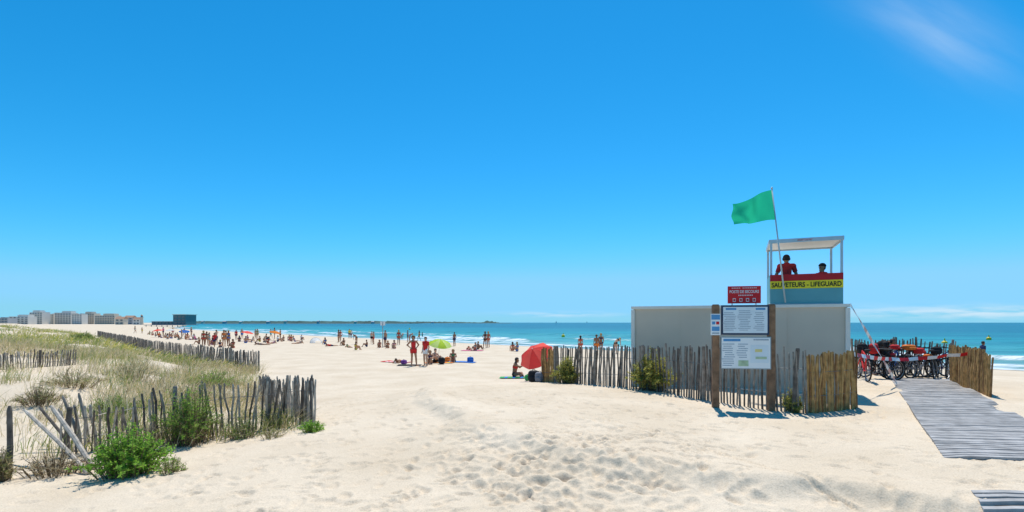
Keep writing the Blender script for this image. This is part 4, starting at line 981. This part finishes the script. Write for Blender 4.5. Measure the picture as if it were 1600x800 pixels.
hang(1420, 547, 16.9, 'orange', 'orange bag on top of the bicycles in the middle of the row', (.38, .28, .18))
hang(1436, 553, 16.8, 'red', 'red bag on a bicycle rack right of the orange bag', (.30, .26, .20))
hang(1347, 553, 16.5, 'black', 'black bag on the leftmost bicycle')
hang(1380, 560, 16.6, 'black', 'black bag between the red hanging bag and the strap')
hang(1463, 554, 16.9, 'black', 'black bag on the side on bicycle at right', (.30, .24, .26))
hang(1391, 564, 16.7, 'red', 'small red pannier bag low between the bicycles', (.26, .22, .28))
hang(1450, 562, 16.8, 'orange', 'small orange bag low on the side on bicycles at right', (.24, .2, .18))

# ------------------------------------------------------------------ sea things
M['buoy'] = mk('yellow_buoy', (.8, .55, .03), .4, .05)
for k, (px, D, lab) in enumerate([(880, 115, 'yellow buoy floating behind the fence end'), (1476, 75, 'yellow buoy floating behind the bicycles'), (1545, 95, 'yellow buoy floating at the right edge of the sea'), (640, 240, 'yellow buoy far out beyond the waders')]):
    r = empty('buoy', ((px-800)/F*D, D, SEA), 0, lab, 'buoy', 'yellow swim zone buoys'); b = MB(); b.ball((0, 0, .15), (.4, .4, .4), 14, 9); b.build('float', M['buoy'], r, True); b = MB(); b.tube([(0,0,.5), (0,0,.9)], [.12, .05], 8); b.build('topmark', M['buoy'], r)
def sailboat(px, D, lab):
    r = empty('sailboat', ((px-800)/F*D, D, SEA), random.uniform(-.5, .5), lab, 'sailboat')
    b = MB(); b.add([(-4,0,.9), (-3.4,-1.1,1), (2,-1.2,1.1), (4.4,0,1.3), (2,1.2,1.1), (-3.4,1.1,1), (-3,-.4,-.3), (2.5,-.4,-.3), (2.5,.4,-.3), (-3,.4,-.3)], [(0,1,2,3,4,5), (0,6,1), (1,6,7,2), (2,7,3), (3,7,8), (3,8,4), (4,8,9,5), (5,9,0), (0,9,6)]); b.build('hull', M['white'], r)
    b = MB(); b.tube([(.4, 0, 1), (.4, 0, 12)], .09, 6); b.build('mast', M['metal'], r)
    b = MB(); b.add([(.3, 0, 1.8), (-3.6, .5, 1.9), (.3, 0, 11.6)], [(0, 1, 2)]); b.build('mainsail', M['white'], r)
    b = MB(); b.add([(.6, 0, 10), (4.2, 0, 1.4), (.9, -.6, 1.7)], [(0, 1, 2)]); b.build('jib', M['white'], r)
sailboat(869, 2200, 'tiny white sailboat on the horizon above the red parasol')
sailboat(917, 3000, 'second tiny white sailboat on the horizon, farther right')

# ------------------------------------------------------------------ light, sky, camera
EL, AZ = math.radians(66), math.radians(12)
sd = Vector((math.sin(AZ)*math.cos(EL), math.cos(AZ)*math.cos(EL), math.sin(EL)))
ld = bpy.data.lights.new('sun', 'SUN'); ld.energy = 4.8; ld.angle = math.radians(.5); ld.color = (1, .95, .87)
lo = bpy.data.objects.new('sun', ld); COL.objects.link(lo); lo.rotation_euler = sd.to_track_quat('Z', 'Y').to_euler(); lo.location = (0, 0, 30)
w = bpy.data.worlds.new('World'); scene.world = w; w.use_nodes = True; nt = w.node_tree; N = nt.nodes; L = nt.links
bg = N['Background']; sk = N.new('ShaderNodeTexSky'); sk.sky_type = 'NISHITA'; sk.sun_disc = False; sk.sun_elevation = EL; sk.sun_rotation = AZ
sk.altitude = 0; sk.air_density = 1.0; sk.dust_density = .1; sk.ozone_density = 1.0
def mth(op, a, b=None, c=None):
    n = N.new('ShaderNodeMath'); n.operation = op
    for i, v in enumerate((a, b, c)):
        if v is None: continue
        if isinstance(v, (int, float)): n.inputs[i].default_value = v
        else: L.new(v, n.inputs[i])
    return n.outputs[0]
sc = N.new('ShaderNodeSeparateColor'); L.new(sk.outputs[0], sc.inputs[0]); cc_ = N.new('ShaderNodeCombineColor')
Gc = mth('MULTIPLY', sc.outputs[1], .88); Bc = mth('MULTIPLY', sc.outputs[2], 1.28)
Gc = mth('SMOOTH_MIN', Gc, 5.6, 1.4); Bc = mth('MAXIMUM', Bc, mth('MULTIPLY', Gc, 1.34))
Rc = mth('SMOOTH_MIN', mth('MULTIPLY', mth('POWER', mth('MULTIPLY', sc.outputs[0], .46), 2.4), .215), mth('MULTIPLY', Gc, .40), .6)
L.new(mth('MAXIMUM', Rc, .02), cc_.inputs[0]); L.new(Gc, cc_.inputs[1]); L.new(Bc, cc_.inputs[2])
tc = N.new('ShaderNodeTexCoord'); sx = N.new('ShaderNodeSeparateXYZ'); L.new(tc.outputs['Generated'], sx.inputs[0])
ysafe = mth('MAXIMUM', sx.outputs[1], .05); U = mth('DIVIDE', sx.outputs[0], ysafe); W = mth('DIVIDE', sx.outputs[2], ysafe)
def flare_cloud_mask(u0, v0, ang, la, lb, nsx, nsy, lo_, hi_, amt):
    du = mth('SUBTRACT', U, u0); dv_ = mth('SUBTRACT', W, v0); ca, sa = math.cos(ang), math.sin(ang)
    a = mth('ADD', mth('MULTIPLY', du, ca), mth('MULTIPLY', dv_, sa)); b_ = mth('SUBTRACT', mth('MULTIPLY', dv_, ca), mth('MULTIPLY', du, sa))
    e = mth('ADD', mth('POWER', mth('ABSOLUTE', mth('DIVIDE', a, la)), 2.0), mth('POWER', mth('ABSOLUTE', mth('DIVIDE', b_, lb)), 2.0)); g = mth('EXPONENT', mth('MULTIPLY', e, -1.0))
    cb = N.new('ShaderNodeCombineXYZ'); L.new(mth('MULTIPLY', a, nsx), cb.inputs[0]); L.new(mth('MULTIPLY', b_, nsy), cb.inputs[1])
    nn = N.new('ShaderNodeTexNoise'); nn.inputs['Scale'].default_value = 1; nn.inputs['Detail'].default_value = 6; L.new(cb.outputs[0], nn.inputs['Vector'])
    mr = N.new('ShaderNodeMapRange'); mr.inputs[1].default_value = lo_; mr.inputs[2].default_value = hi_; L.new(nn.outputs['Fac'], mr.inputs[0])
    return mth('MULTIPLY', mth('MULTIPLY', g, mr.outputs[0]), amt)
m1 = flare_cloud_mask(.83, .575, math.radians(-27), .16, .062, 3, 16, .2, .85, .42)  # pale lens-flare streak painted into the upper right sky colour
m2 = flare_cloud_mask(.92, .020, 0, .28, .012, 9, 90, .38, .58, .75)
m3 = flare_cloud_mask(.09, .016, 0, .10, .005, 14, 120, .40, .62, .5)
msk = mth('MINIMUM', mth('ADD', mth('ADD', m1, m2), m3), 1.0)
cm = N.new('ShaderNodeMixRGB'); L.new(msk, cm.inputs[0]); L.new(cc_.outputs[0], cm.inputs[1]); cm.inputs[2].default_value = (6.0, 7.2, 8.2, 1)
L.new(cm.outputs[0], bg.inputs['Color']); bg.inputs['Strength'].default_value = .12
cd = bpy.data.cameras.new('camera'); cd.sensor_width = 36; cd.lens = 18; cd.shift_y = (HY-400)/1600; cd.clip_end = 100000; cd.clip_start = .1
co_ = bpy.data.objects.new('camera', cd); COL.objects.link(co_); co_.location = (0, 0, ZC); co_.rotation_euler = (PI/2, 0, 0); scene.camera = co_
scene.view_settings.view_transform = 'Standard'; scene.view_settings.look = 'None'; scene.view_settings.exposure = 0
